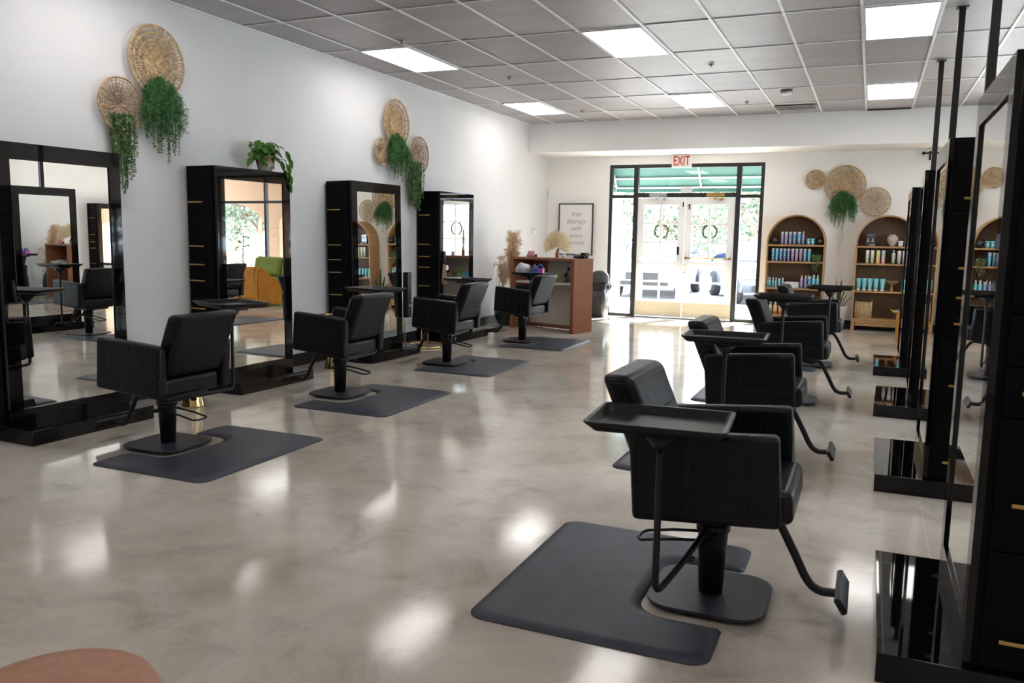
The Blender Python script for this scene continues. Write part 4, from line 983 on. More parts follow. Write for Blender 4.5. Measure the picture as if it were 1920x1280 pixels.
for a_ in range(-105, 106, 6):
    a = R(a_); ln = 0.28 * (1 - 0.10 * abs(a_) / 105) * rr.uniform(0.93, 1.03); d = Vector((math.sin(a), 0, math.cos(a))); s = Vector((math.cos(a), 0, -math.sin(a)))
    o_ = Vector((0, 0, 0.15)); w_ = ln * 0.050
    for sg in (-1, 1):
        f = b.bm.faces.new([b.bm.verts.new(q) for q in (o_ + d * 0.01, o_ + d * ln * 0.75 + s * w_ * sg + Vector((0, 0.012, 0)), o_ + d * ln * (0.97) + s * w_ * 0.5 * sg + Vector((0, 0.008, 0)), o_ + d * ln + Vector((0, -0.004, 0)), o_ + d * ln * 0.6 + Vector((0, -0.010, 0)))])
b.tube([(0, 0, 0.05), (0, 0, 0.155)], 0.004, 6); b.build('fan_leaf', MT['palm'], t)
b = MB(); b.lathe([(0.026, 0), (0.026, 0.055), (0.02, 0.06)], seg=18); solo('small_jar', b, MT['white'], 'small white jar right of the fan palm bottle', 'jar', on_desk(0.86, 0.22, zt))
t = thing('card_reader', 'black and silver box on the right end of the desk', 'card reader', on_desk(1.10, 0.33, zt), R(DA))
b = MB(); b.b2(-0.10, 0.09, -0.06, 0.06, 0, 0.05, 0.008); b.b2(0.02, 0.10, -0.05, 0.05, 0.05, 0.085, 0.006); b.build('body', MT['metal'], t)
b = MB(); b.b2(-0.09, 0.01, -0.062, -0.0605, 0.03, 0.045); b.b2(-0.09, 0.015, -0.05, 0.05, 0.051, 0.06, 0.003); b.build('plate', MT['steel'], t)
zs = 0.7285
b = MB(); b.b2(-0.05, 0.05, -0.002, 0.002, 0, 0.10); solo('sticky_note', b, MT['blue_note'], 'blue paper note leaning on the organiser on the desk shelf', 'note', on_desk(0.64, 0.20, zs), R(DA) - 0.2)
t = thing('desk_organiser', 'brass wire organiser with papers on the desk shelf', 'organiser', on_desk(0.78, 0.26, zs), R(DA))
b = MB()
for x in (-0.09, 0.0, 0.09): 
    for y in (-0.05, 0.05): b.tube([(x, y, 0), (x, y, 0.10)], 0.003, 5)
for z in (0.004, 0.10): b.tube([(-0.09, -0.05, z), (0.09, -0.05, z), (0.09, 0.05, z), (-0.09, 0.05, z)], 0.003, 5, closed=True)
b.build('frame', MT['brass'], t)
b = MB(); b.b2(-0.08, 0.0, -0.01, -0.007, 0.008, 0.17); b.build('green_note', MT['green_note'], t)
b = MB(); b.b2(0.01, 0.08, 0.01, 0.04, 0.008, 0.13); b.build('box', MT['cardboard'], t)
t = thing('hair_brush', 'black brush with a pink handle leaning up on the desk shelf', 'hair brush', on_desk(0.92, 0.18, zs), R(DA))
b = MB(); b.tube([(-0.06, 0, 0.006), (0.0, 0, 0.09)], 0.006, 6); b.build('handle', MT['pink'], t)
b = MB(); b.tube([(0.0, 0, 0.09), (0.035, 0, 0.14)], 0.020, 8); b.tube([(0.035, 0, 0.14), (0.06, 0, 0.19)], 0.007, 8); b.sphere((0.068, 0, 0.205), 0.026, sub=1); b.build('bristles', MT['metal'], t)
b = MB(); b.b2(-0.035, 0.035, -0.03, 0.03, 0, 0.09); solo('small_box', b, MT['cardboard'], 'small brown box at the right of the desk shelf', 'box', on_desk(1.05, 0.22, zs), R(DA))
b = MB()
for k in range(4): b.box((0.01 * k, 0.006 * k, 0.004 + 0.006 * k), (0.26, 0.19, 0.005), rot=(0, 0, 0.1 * k))
solo('paper_stack', b, MT['white'], 'loose white papers on the left of the desk shelf', 'papers', on_desk(0.36, 0.20, zs), R(DA))

# ---------------------------------------------------------------- clutter on the farthest left chair
c4_ = CL[3]
tx, ty_, _ = local2world(c4_, (c4_[4], -c4_[5], 0)); tz = c4_[6] - 0.0115
b = MB(); vs = b.sphere((0, 0, 0.07), 0.09, sub=4, scale=(1.15, 0.9, 1.0)); rr = random.Random(9)
from mathutils import noise
for v in b.bm.verts:
    k = 1 + 0.22 * noise.noise(v.co * 14) + 0.12 * noise.noise(v.co * 35); v.co.x *= k; v.co.y *= k; v.co.z = max(0, 0.075 + (v.co.z - 0.07) * k * 0.95 - 0.01)
solo('plastic_bag', b, MT['plasticbag'], 'crumpled white plastic bag on the tray by the desk', 'bag', (tx - 0.11, ty_ - 0.01, tz))
t = thing('tool_caddy', 'magenta and blue plastic caddy on the tray by the desk', 'caddy', (tx + 0.13, ty_ - 0.04, tz + 0.002), 0.1)
b = MB()
for (x0, x1, y0, y1) in [(-0.075, 0.075, -0.05, -0.045), (-0.075, 0.075, 0.045, 0.05), (-0.075, -0.07, -0.045, 0.045), (0.07, 0.075, -0.045, 0.045)]: b.b2(x0, x1, y0, y1, 0, 0.085)
b.b2(-0.07, 0.07, -0.045, 0.045, 0, 0.004); b.build('box', MT['magenta'], t)
b = MB(); b.b2(-0.065, 0.005, -0.056, -0.0505, 0.0, 0.082); b.build('front_plate', MT['blue'], t)
b = MB(); b.tube([(0.05 * math.cos(R(a)) * 0.7 + 0.03, 0, 0.085 + 0.05 * math.sin(R(a))) for a in range(0, 181, 20)], 0.010, 8); b.build('clip_arch', MT['blue'], t)
b = MB(); b.b2(-0.06, -0.045, -0.02, 0.0, 0.005, 0.14); b.build('comb', MT['blue'], t)
b = MB(); b.lathe([(0.06, 0), (0.055, 0.02)], seg=24, M=Matrix.Translation((0, 0, 0.06)) @ Matrix.Rotation(PI / 2, 4, 'X'))
solo('round_case', b, MT['grey'], 'round grey case standing between the white bag and the caddy', 'case', (tx + 0.015, ty_ + 0.10, tz))
b = MB(); b.prism(rrect(-0.07, 0.07, 0, 0.13, 0.01), -0.004, 0.0, axis=1)
for x in (-0.03, 0.03): b.prism([(x - 0.016, 0.10), (x + 0.016, 0.10), (x + 0.006, 0.05), (x - 0.004, 0.035)], -0.006, -0.0042, axis=1, mi=1)
o = solo('earring_card', b, [MT['lavender'], MT['brass']], 'lavender card with two gold drops leaning in the chair by the desk', 'card', (0, 0, 0))
P = local2world(c4_, (-0.06, -0.12, 0.545)); o.location = P; o.rotation_euler = (R(-22), 0, R(8))

# ---------------------------------------------------------------- print, thermostat, sensor, bin
t = thing('framed_print', 'black framed print reading free therapy with every service', 'framed print', (-5.30, YB - 0.06, 1.075))
b = MB(); fw_ = 0.018; W_, H_ = 0.66, 0.93
b.b2(0, fw_, 0, 0.025, 0, H_); b.b2(W_ - fw_, W_, 0, 0.025, 0, H_); b.b2(fw_, W_ - fw_, 0, 0.025, 0, fw_); b.b2(fw_, W_ - fw_, 0, 0.025, H_ - fw_, H_); b.b2(fw_, W_ - fw_, 0.018, 0.025, fw_, H_ - fw_); b.b2(0.28, 0.38, 0.025, 0.059, H_ - 0.14, H_ - 0.10)
b.build('frame', MT['blacktrim'], t)
b = MB(); b.b2(fw_, W_ - fw_, 0.012, 0.0175, fw_, H_ - fw_); b.build('paper', MT['print'], t)
for k, wd in enumerate(['free', 'therapy', 'with', 'every', 'service']):
    me = text_mesh(wd, 0.118, 0.002, 0.32, 0.0015); me.materials.append(MT['printink']); o = link('lettering', me, t); o.rotation_euler = (PI / 2, 0, 0); o.location = (W_ / 2 + 0.005, 0.0095, 0.735 - k * 0.128)
b = MB(); b.b2(0, 0.025, -0.05, 0.05, -0.065, 0.065, 0.004); b.box((0.026, 0.0, 0.02), (0.003, 0.05, 0.03), mi=1)
solo('thermostat', b, [MT['white'], MT['grey']], 'small white thermostat on the left wall above the desk', 'thermostat', (XL + 0.001, 13.72, 1.51))
b = MB(); b.b2(0, 0.008, -0.04, 0.04, -0.06, 0.06, 0.002)
first = solo('wall_plate', b, MT['white'], 'white wall outlet plate left of the fan palm, nearer one', 'wall plate', (XL + 0.001, 13.6, 1.17), 0, 'white wall plates behind the desk')
dup(first, (XL + 0.001, 13.85, 1.17), 0, 'white wall outlet plate left of the fan palm, farther one')
b = MB(); b.box((0.03, -0.03, 0), (0.05, 0.05, 0.11), 0.012)
solo('motion_sensor', b, MT['white'], 'small white motion sensor in the far left corner of the room', 'sensor', (XL + 0.004, YB - 0.004, 2.17))
t = thing('trash_can', 'grey swing-lid trash can lined with a black bag, left of the entrance', 'trash can', (-4.375, 14.06, 0), R(-8))
b = MB(); P0 = rrect(-0.135, 0.135, -0.12, 0.12, 0.05); P1 = rrect(-0.165, 0.165, -0.15, 0.15, 0.05)
A = [b.bm.verts.new((x, y, 0.0)) for x, y in P0]; B = [b.bm.verts.new((x, y, 0.58)) for x, y in P1]; n = len(A)
for i in range(n): f = b.bm.faces.new((A[i], A[(i + 1) % n], B[(i + 1) % n], B[i])); f.smooth = True
b.bm.faces.new(list(reversed(A))); b.bm.faces.new(B); b.build('bin', MT['trash'], t)
b = MB(); b.prism(rrect(-0.172, 0.172, -0.157, 0.157, 0.05), 0.50, 0.60, axis=2)
rr = random.Random(2)
for k in range(26):
    a = rr.uniform(0, 2 * PI); x, y = 0.175 * math.cos(a), 0.16 * math.sin(a); leafcloud(b, rr, (x, y, 0.55), (math.cos(a), math.sin(a), rr.uniform(-1, 0.2)), 0.06, wide=0.5)
b.build('bag_rim', MT['bag'], t)
b = MB(); b.lathe([(0.172, 0.601), (0.172, 0.66), (0.160, 0.74), (0.125, 0.79), (0.07, 0.815), (0.01, 0.82)], seg=32); b.bm.verts.ensure_lookup_table()
for v in b.bm.verts: v.co.y *= 0.92
b.build('lid', MT['trash'], t)
b = MB(); b.tube([(0.10 * math.cos(R(a)), -0.155 + 0.0, 0.70 + 0.055 * math.sin(R(a))) for a in range(180, 361, 20)], 0.004, 5); b.build('flap_line', MT['metal'], t)
b = MB(); b.tube(smooth_path([(-5.45, 10.75, 0.004), (-5.2, 10.95, 0.004), (-4.95, 11.2, 0.004), (-5.1, 11.5, 0.004), (-5.3, 11.6, 0.004)], 8), 0.004, 6)
solo('power_cord', b, MT['metal'], 'thin black power cord on the floor left of the desk', 'cord')

# ---------------------------------------------------------------- arched shelves
SH = [1.335, 1.065, 0.635, 0.20]       # tops of the boards
def arched_shelf(x0, label):
    W_ = 0.90; D = 0.32; z0 = 0.17; zc = 1.365; Ro = W_ / 2; th = 0.022
    t = thing('arched_shelf', label, 'bookshelf', (x0 + W_ / 2, YB - 0.004 - D, 0), 0)
    out = [(-Ro, z0)] + [(Ro * math.cos(R(a)), zc + Ro * math.sin(R(a))) for a in range(180, -1, -6)] + [(Ro, z0)]
    ri = Ro - th
    inn = [(-ri, z0)] + [(ri * math.cos(R(a)), zc + ri * math.sin(R(a))) for a in range(180, -1, -6)] + [(ri, z0)]
    b = MB(); n = len(out)
    for y, rev in ((0, False), (D, True)):
        for i in range(n - 1):
            q = [(out[i][0], y, out[i][1]), (out[i + 1][0], y, out[i + 1][1]), (inn[i + 1][0], y, inn[i + 1][1]), (inn[i][0], y, inn[i][1])]
            b.bm.faces.new([b.bm.verts.new(p) for p in (reversed(q) if rev else q)])
    for p_, rv in ((out, True), (inn, False)):
        for i in range(n - 1):
            f = b.bm.faces.new([b.bm.verts.new(q) for q in ((p_[i][0], 0, p_[i][1]), (p_[i][0], D, p_[i][1]), (p_[i + 1][0], D, p_[i + 1][1]), (p_[i + 1][0], 0, p_[i + 1][1]))])
    for i in (0, n - 1):
        b.bm.faces.new([b.bm.verts.new(q) for q in ((out[i][0], 0, z0), (out[i][0], D, z0), (inn[i][0], D, z0), (inn[i][0], 0, z0))])
    bmesh.ops.remove_doubles(b.bm, verts=b.bm.verts[:], dist=1e-5); bmesh.ops.recalc_face_normals(b.bm, faces=b.bm.faces[:])
    b.build('arch_frame', MT['wood'], t)
    b = MB(); b.prism([(x * 0.999, z) for x, z in inn], D - 0.012, D - 0.002, axis=1); b.build('back_panel', MT['woodback'], t)
    for z in SH:
        b = MB(); b.b2(-ri + 0.0005, ri - 0.0005, 0.002, D - 0.0125, z - 0.026, z, 0.001); b.build('shelf_board', MT['woodh'], t)
    b = MB(); b.b2(-Ro, Ro, 0.002, D - 0.001, 0.135, 0.1695, 0.001); b.b2(-Ro + 0.06, Ro - 0.06, 0.02, 0.04, 0.08, 0.135); b.build('base_rail', MT['woodh'], t)
    for x in (-Ro + 0.025, Ro - 0.025):
        for y in (0.03, D - 0.03):
            b = MB(); b.b2(x - 0.025, x + 0.025, y - 0.025, y + 0.025, 0, 0.1345, 0.001); b.build('leg', MT['wood'], t)
    return t
S1, S2 = -1.575, -0.225
arched_shelf(S1, 'arched wooden shelf full of blue and purple bottles, beside the entrance')
arched_shelf(S2, 'arched wooden shelf with a beige vase, partly hidden by the right mirror stations')
YSH = YB - 0.324
cache = {}
def bottle_mesh(shape, m, h, r):
    """body and cap of one bottle; cached so equal bottles share data"""
    key = (shape, m.name, h, r)
    if key in cache: return cache[key]
    b = MB(); c = MB(); cm = CAP
    if shape == 'tube_up':       # cylinder with a flat clear cap
        b.lathe([(r, 0), (r, h * 0.86)], seg=16); c.lathe([(r * 0.97, h * 0.862), (r * 0.97, h)], seg=16)
    elif shape == 'spray':
        b.lathe([(r, 0), (r, h * 0.68), (r * 0.6, h * 0.76)], seg=16); c.lathe([(r * 0.55, h * 0.762), (r * 0.55, h * 0.92), (r * 0.3, h)], seg=12)
    elif shape == 'pump':
        b.lathe([(r, 0), (r, h * 0.72), (r * 0.5, h * 0.78)], seg=16); c.lathe([(r * 0.45, h * 0.782), (r * 0.4, h * 0.93)], seg=12); c.box((0, -0.008, h * 0.955), (0.014, 0.034, 0.014), 0.003); cm = CAPW
    elif shape == 'slim':        # slender mousse / mist bottle
        b.lathe([(r, 0), (r, h * 0.62), (r * 0.62, h * 0.72)], seg=14); c.lathe([(r * 0.62, h * 0.722), (r * 0.62, h), ], seg=12)
    elif shape == 'jar':
        b.lathe([(r, 0), (r, h * 0.68)], seg=20); c.lathe([(r * 1.03, h * 0.682), (r * 1.03, h)], seg=20); cm = CAPW if m in (CAPW,) else m
    elif shape == 'carton':
        b.b2(-r, r, -r * 0.8, r * 0.8, 0, h * 0.985, 0.001); c.b2(-r * 0.9, r * 0.9, -r * 0.7, r * 0.7, h * 0.986, h); cm = CAPW
    elif shape == 'squeeze':     # tube standing on its cap, crimped wide end on top
        c.lathe([(r * 0.72, 0), (r * 0.72, h * 0.16)], seg=16); n = 20; rings = []
        for k in range(6):
            q = k / 5; z = h * 0.162 + q * h * 0.838; rx = r * (0.78 + 0.30 * q); ry = r * (0.78 * (1 - q) + 0.05)
            rings.append([b.bm.verts.new((rx * math.cos(2 * PI * i / n), ry * math.sin(2 * PI * i / n), z)) for i in range(n)])
        for A, B in zip(rings, rings[1:]):
            for i in range(n): f = b.bm.faces.new((A[i], A[(i + 1) % n], B[(i + 1) % n], B[i])); f.smooth = True
        b.bm.faces.new(list(reversed(rings[0]))); b.bm.faces.new(rings[-1]); cm = CAPW
    cache[key] = (b.mesh('body', m), c.mesh('cap', cm)); return cache[key]
def product(name, shape, m, h, r, label, cat, x, z, dy=0.05, group=None, rz=0.0):
    bm_, cm_ = bottle_mesh(shape, m, h, r)
    t = thing(name, label, cat, (x, YSH + dy, z + 0.0005), rz, group)
    link('body', bm_, t); link('cap', cm_, t); return t
def xs1(p): return -1.575 + (1420 + p / 6.093 - 1437) * 0.00818
def xs2(p): return -0.215 + (1590 + p / 5.12 - 1604) * 0.00845
# first shelf, arch compartment
def rank(i, n, left='left', right='right'):
    w_ = ['first', 'second', 'third', 'fourth', 'fifth', 'sixth', 'seventh', 'eighth', 'ninth', 'tenth']
    return w_[i]
def bottle_row(items, z, rowname, xf, dy=0.06):
    """items: (px, shape, material, height, radius, colour word, kind word)"""
    for i, (p_, sh, m, h, r, cw, kw) in enumerate(items):
        product({'jar': 'jar', 'squeeze': 'squeeze_tube', 'carton': 'bottle_carton'}.get(sh, 'bottle'), sh, m, h, r, '%s %s, %s from the left %s' % (cw, kw, rank(i, len(items)), rowname), {'jar': 'jar', 'squeeze': 'tube'}.get(sh, 'bottle'), xf(p_), z, dy)
tb = 0.0245
bottle_row([(278, 'tube_up', LAV, 0.205, tb, 'lavender', 'hair product bottle'), (323, 'tube_up', LAV, 0.205, tb, 'pale lavender', 'hair product bottle'), (370, 'tube_up', BLUE, 0.205, tb, 'grey blue', 'hair product bottle'),
            (418, 'tube_up', BLUE, 0.205, tb + 0.002, 'deep blue', 'hair product bottle'), (472, 'tube_up', CYAN, 0.205, tb + 0.001, 'cyan', 'hair product bottle'), (518, 'spray', LAV, 0.215, 0.022, 'lavender and yellow', 'spray bottle'),
            (580, 'jar', TEAL, 0.105, 0.031, 'teal', 'jar'), (628, 'jar', TEAL, 0.105, 0.031, 'teal', 'jar')], SH[0], 'under the arch of the entrance shelf', xs1)
bottle_row([(180, 'tube_up', CYAN, 0.205, tb, 'cyan', 'hair product bottle'), (225, 'tube_up', CYAN, 0.205, tb, 'bright cyan', 'hair product bottle'), (272, 'tube_up', BLUE, 0.205, tb, 'steel blue', 'hair product bottle'), (316, 'tube_up', BLUE, 0.205, tb, 'navy blue', 'hair product bottle'),
            (360, 'tube_up', PURP, 0.205, tb, 'violet', 'hair product bottle'), (407, 'tube_up', LAV, 0.205, tb, 'lavender', 'hair product bottle'), (452, 'tube_up', PLUM, 0.205, tb, 'plum pink', 'hair product bottle'), (500, 'tube_up', PLUM, 0.205, tb, 'mauve', 'hair product bottle'),
            (548, 'tube_up', CYAN, 0.205, tb, 'sky blue', 'hair product bottle'), (597, 'tube_up', CYAN, 0.205, tb, 'azure', 'hair product bottle')], SH[1], 'on the entrance shelf second level', xs1)
bottle_row([(136, 'slim', TEAL, 0.165, 0.018, 'small teal', 'spray bottle'), (160, 'slim', TEAL, 0.165, 0.018, 'small teal', 'spray bottle'), (197, 'slim', TEAL, 0.160, 0.019, 'small teal', 'spray bottle'), (232, 'slim', TEAL, 0.160, 0.018, 'small teal', 'spray bottle'),
            (270, 'tube_up', TEAL, 0.145, 0.020, 'short teal', 'bottle'), (310, 'slim', TEAL, 0.160, 0.018, 'small teal', 'spray bottle')], SH[2], 'on the entrance shelf third level', xs1)
bottle_row([(528, 'pump', LAV, 0.215, 0.024, 'lavender', 'pump bottle'), (572, 'pump', PURP, 0.21, 0.024, 'violet', 'pump bottle'), (618, 'tube_up', BLUE, 0.195, tb, 'blue', 'bottle'), (665, 'spray', TEAL, 0.225, 0.03, 'wide teal', 'bottle'), (710, 'spray', TEAL, 0.22, 0.024, 'teal', 'bottle')],
           SH[2], 'right of the white basket', xs1)
product('bottle', 'pump', PURP, 0.22, 0.022, 'dark violet pump bottle behind those right of the white basket', 'bottle', xs1(597), SH[2], 0.14)
bottle_row([(183, 'spray', LIME, 0.20, 0.024, 'lime', 'spray bottle'), (240, 'spray', PEACH, 0.20, 0.03, 'peach orange', 'bottle'), (297, 'spray', PEACH, 0.19, 0.026, 'peach orange', 'bottle')], SH[3], 'on the entrance shelf lowest level', xs1)
for p_, lb in ((195, 'round black ball-shaped container at the left under the first arch'), (708, 'round black ball-shaped container at the right under the first arch')):
    t = thing('round_container', lb, 'container', (xs1(p_), YSH + 0.07, SH[0] + 0.001))
    b = MB(); b.lathe([(0.025, 0), (0.05, 0.015), (0.064, 0.05), (0.064, 0.07), (0.05, 0.105), (0.025, 0.122), (0.005, 0.125)], seg=28); b.build('body', BLK, t)
    b = MB(); b.b2(-0.025, 0.025, -0.0655, -0.064, 0.06, 0.066); b.b2(-0.02, 0.02, -0.066, -0.0645, 0.072, 0.077); b.build('label', MT['grey'], t)
# woven white basket
b = MB()
for k in range(4): b.tube([(rx * 0.105, ry * 0.06, 0.013 + k * 0.024) for rx, ry in [(math.cos(R(a)) * (1 + 0.03 * math.cos(R(a * 9))), math.sin(R(a)) * (1 + 0.03 * math.cos(R(a * 9)))) for a in range(0, 360, 10)]], 0.012, 6, closed=True)
b.box((0, 0, 0.005), (0.17, 0.08, 0.006))
solo('rope_basket', b, MT['white'], 'low white rope basket on the third level of the shelf by the entrance', 'basket', (xs1(415), YSH + 0.08, SH[2] + 0.001))
t = thing('string_plant', 'small trailing plant in a terracotta pot at the right of the second level', 'potted plant', (xs1(690), YSH + 0.06, SH[1] + 0.001))
b = MB(); b.lathe([(0.03, 0), (0.042, 0.075), (0.045, 0.09), (0.038, 0.09), (0.036, 0.08), (0.01, 0.08)], seg=20); b.build('pot', MT['terra'], t)
b = MB(); rr = random.Random(8)
for k in range(34):
    a = rr.uniform(0, 2 * PI) if k > 14 else rr.uniform(-2.6, -0.6); q = rr.uniform(0.045, 0.062); x, y = q * math.cos(a) - (0.03 if k % 2 else 0.0), -abs(q * math.sin(a)) if k > 8 else q * math.sin(a) - 0.02
    y = min(y, -0.052) if k < 18 else y
    z = 0.10; z1 = rr.uniform(-0.16, 0.02) if k < 18 else 0.05
    for q_ in range(8): leafcloud(b, rr, (x * q_ / 8, y * q_ / 8, 0.10), (rr.gauss(0, 1), rr.gauss(0, 1), rr.gauss(0.5, 1)), 0.018, wide=0.7)
    while z > z1:
        for q_ in range(2): leafcloud(b, rr, (x, y, z), (rr.gauss(0, 1), rr.gauss(0, 1), rr.gauss(0, 1)), 0.013, wide=0.8)
        z -= 0.011
b.build('leaves', MT['trail'], t)

# second shelf
b = MB(); b.b2(-0.07, 0.07, -0.04, 0.04, 0, 0.20, 0.002); t = thing('clear_case', 'clear plastic case of dark brushes at the left under the second arch', 'case', (xs2(190), YSH + 0.13, SH[0] + 0.001))
GLS = simple('smoky_plastic', (0.06, 0.055, 0.06), 0.15); b.build('case', GLS, t)
b = MB()
for x in (-0.035, 0.03): b.prism([(x - 0.02, 0.06), (x + 0.02, 0.06), (x + 0.005, 0.13), (x - 0.005, 0.13)], -0.043, -0.0405, axis=1)
b.box((0, -0.042, 0.17), (0.11, 0.003, 0.01)); b.build('brushes', MT['steel'], t)
t = thing('round_brush', 'round hair brush lying under the second arch', 'hair brush', (xs2(225), YSH + 0.04, SH[0] + 0.02), 0.12)
b = MB(); b.tube([(-0.08, 0, -0.006), (0.01, 0, 0.0)], [0.008, 0.011], 8); b.build('handle', MT['cream'], t)
b = MB(); b.tube([(0.01, 0, 0.002), (0.05, 0, 0.008), (0.10, 0, 0.012)], [0.011, 0.018, 0.017], 10); b.build('bristles', MT['metal'], t)
b = MB(); b.lathe([(0.035, 0), (0.045, 0.02), (0.075, 0.075), (0.082, 0.11), (0.07, 0.15), (0.042, 0.168), (0.046, 0.18), (0.036, 0.18), (0.034, 0.165)], seg=32)
solo('round_vase', b, MT['cream'], 'round beige ceramic vase under the second arch', 'vase', (xs2(380), YSH + 0.11, SH[0] + 0.001))
bottle_row([(449, 'jar', CAPW, 0.085, 0.034, 'square white', 'jar'), (505, 'jar', CAPW, 0.085, 0.034, 'square white', 'jar'), (572, 'squeeze', LAV, 0.175, 0.026, 'lavender', 'tube')], SH[0], 'of the containers right of the beige vase', xs2)
bottle_row([(172, 'carton', GREENB, 0.205, 0.024, 'white and green avocado print', 'bottle'), (215, 'carton', GREENB, 0.205, 0.024, 'white and green avocado print', 'bottle'), (265, 'carton', YELB, 0.205, 0.027, 'yellow', 'bottle'), (310, 'carton', ORB, 0.205, 0.025, 'orange and blue', 'bottle'),
            (397, 'pump', GREENB, 0.22, 0.027, 'green and white', 'pump bottle'), (446, 'carton', BRNB, 0.205, 0.026, 'brown and white', 'bottle'), (490, 'carton', BRNB, 0.205, 0.025, 'brown and white', 'bottle'), (535, 'carton', SKYB, 0.205, 0.027, 'pale blue coconut print', 'bottle'), (574, 'carton', SKYB, 0.205, 0.026, 'pale blue', 'bottle')],
           SH[1], 'on the right-hand shelf second level', xs2)
bottle_row([(110, 'squeeze', TEAL, 0.195, 0.037, 'teal', 'squeeze tube'), (161, 'squeeze', TEAL, 0.195, 0.037, 'teal', 'squeeze tube'), (210, 'squeeze', TEAL, 0.195, 0.037, 'teal', 'squeeze tube'), (263, 'squeeze', TEAL, 0.195, 0.037, 'teal', 'squeeze tube'), (320, 'squeeze', TEAL, 0.195, 0.037, 'teal', 'squeeze tube')],
           SH[2], 'on the right-hand shelf third level', xs2)
bottle_row([(510, 'tube_up', TEAL, 0.195, 0.029, 'wide teal', 'bottle'), (552, 'tube_up', BLUE, 0.195, 0.026, 'blue', 'bottle')], SH[2], 'right of the footed bowl', xs2)
b = MB(); b.lathe([(0.035, 0), (0.03, 0.01), (0.020, 0.05), (0.022, 0.10), (0.06, 0.115), (0.10, 0.155), (0.105, 0.165), (0.095, 0.163), (0.05, 0.13), (0.01, 0.125)], seg=36)
solo('footed_bowl', b, MT['seagrass'], 'brown footed bowl beside the teal tubes', 'bowl', (xs2(400), YSH + 0.13, SH[2] + 0.001))
# cane basket on the lowest board
t = thing('cane_basket', 'square open-weave cane basket on the lowest level of the right-hand shelf', 'basket', (xs2(168), YSH + 0.155, SH[3] + 0.002))
b = MB(); rr = random.Random(61); hw, hd = 0.118, 0.10; Hh = 0.25
for k in range(10):
    z = 0.008 + k * (Hh - 0.016) / 9; j = lambda: rr.uniform(-0.004, 0.004)
    b.tube([(-hw, -hd, z + j()), (0, -hd - 0.004, z + j()), (hw, -hd, z + j()), (hw, hd, z + j()), (-hw, hd, z + j())], 0.0058, 5, closed=True, flat=(0.6, 1.2))
for k in range(10):
    x = -hw + 2 * hw * k / 9
    for y in (-hd, hd): b.tube([(x + rr.uniform(-.004, .004), y * 1.01, 0), (x + rr.uniform(-.004, .004), y * 1.03, Hh)], 0.0058, 5, flat=(1.2, 0.7))
for k in range(1, 8):
    y = -hd + 2 * hd * k / 8
    for x in (-hw, hw): b.tube([(x * 1.01, y, 0), (x * 1.02, y, Hh)], 0.0055, 5)
b.b2(-hw, hw, -hd, hd, 0.0, 0.006); b.build('weave', MT['basket'], t)
for s in (-1, 1):
    b = MB(); b.tube([(s * hw, 0.045 * math.cos(R(a)), Hh + 0.03 * math.sin(R(a))) for a in range(0, 181, 20)], 0.007, 6); b.build('handle', MT['basket'], t)
t = thing('footed_dish', 'gold boat-shaped dish with small packets on the lowest level', 'dish', (xs2(470), YSH + 0.10, SH[3] + 0.001))
b = MB(); b.lathe([(0.03, 0.075), (0.08, 0.095), (0.115, 0.14), (0.11, 0.14), (0.07, 0.105), (0.01, 0.09)], seg=32)
for v in b.bm.verts: v.co.y *= 0.55; v.co.z += 0.06 * max(0, (abs(v.co.x) / 0.115)) ** 3 * 0.5
b.build('dish', MT['brass'], t)
b = MB()
for x in (-0.05, 0.05): b.tube([(x * 0.6, 0, 0.085), (x * 1.2, 0, 0.002)], 0.005, 6)
b.tube([(0, 0.02, 0.085), (0, 0.05, 0.002)], 0.005, 6); b.build('legs', MT['brass'], t)
b = MB(); rr = random.Random(4)
for k in range(9): b.box((rr.uniform(-.06, .06), rr.uniform(-.02, .02), 0.125 + rr.uniform(0, .025)), (0.035, 0.02, 0.012), 0.003, rot=(rr.uniform(-1, 1), rr.uniform(-1, 1), rr.uniform(0, 3)))
b.build('packets', simple('pale_blue_packets', (0.35, 0.42, 0.6), 0.3), t)

# snake plant between the shelves
t = thing('snake_plant', 'snake plant in a ribbed white pot between the arched shelves', 'potted plant', (-0.43, 14.18, 0))
b = MB(); prof = [(0.085, 0)]
for k in range(12): prof += [(0.09 + 0.0038 * k, 0.012 + k * 0.030), (0.097 + 0.0038 * k, 0.026 + k * 0.030)]
prof += [(0.145, 0.38), (0.13, 0.38), (0.125, 0.35), (0.01, 0.35)]
b.lathe(prof, seg=32); b.build('pot', MT['potwhite'], t)
b = MB(); rr = random.Random(14)
for (dx, dz, ln, wd, dr) in [(-0.10, 1.0, 0.50, 0.055, 0.0), (0.05, 1.0, 0.46, 0.05, 0.0), (0.20, 1.0, 0.36, 0.05, 0.02), (-0.35, 1.0, 0.40, 0.05, 0.1), (0.33, 1.0, 0.30, 0.045, 0.1), (-0.05, 1.0, 0.34, 0.055, 0.05), (-1.1, 1.6, 0.46, 0.05, 0.35), (0.5, 0.9, 0.30, 0.05, 0.2), (0.0, 1.0, 0.28, 0.06, 0.1)]:
    leaf(b, (dx * 0.12, rr.uniform(-.03, .03), 0.34), (dx, rr.uniform(-.15, .1) - 0.6 * abs(min(dx, 0)), dz), ln, wd, droop=dr, fold=0.5, n=9, heart=False)
b.build('leaves', MT['snake'], t)

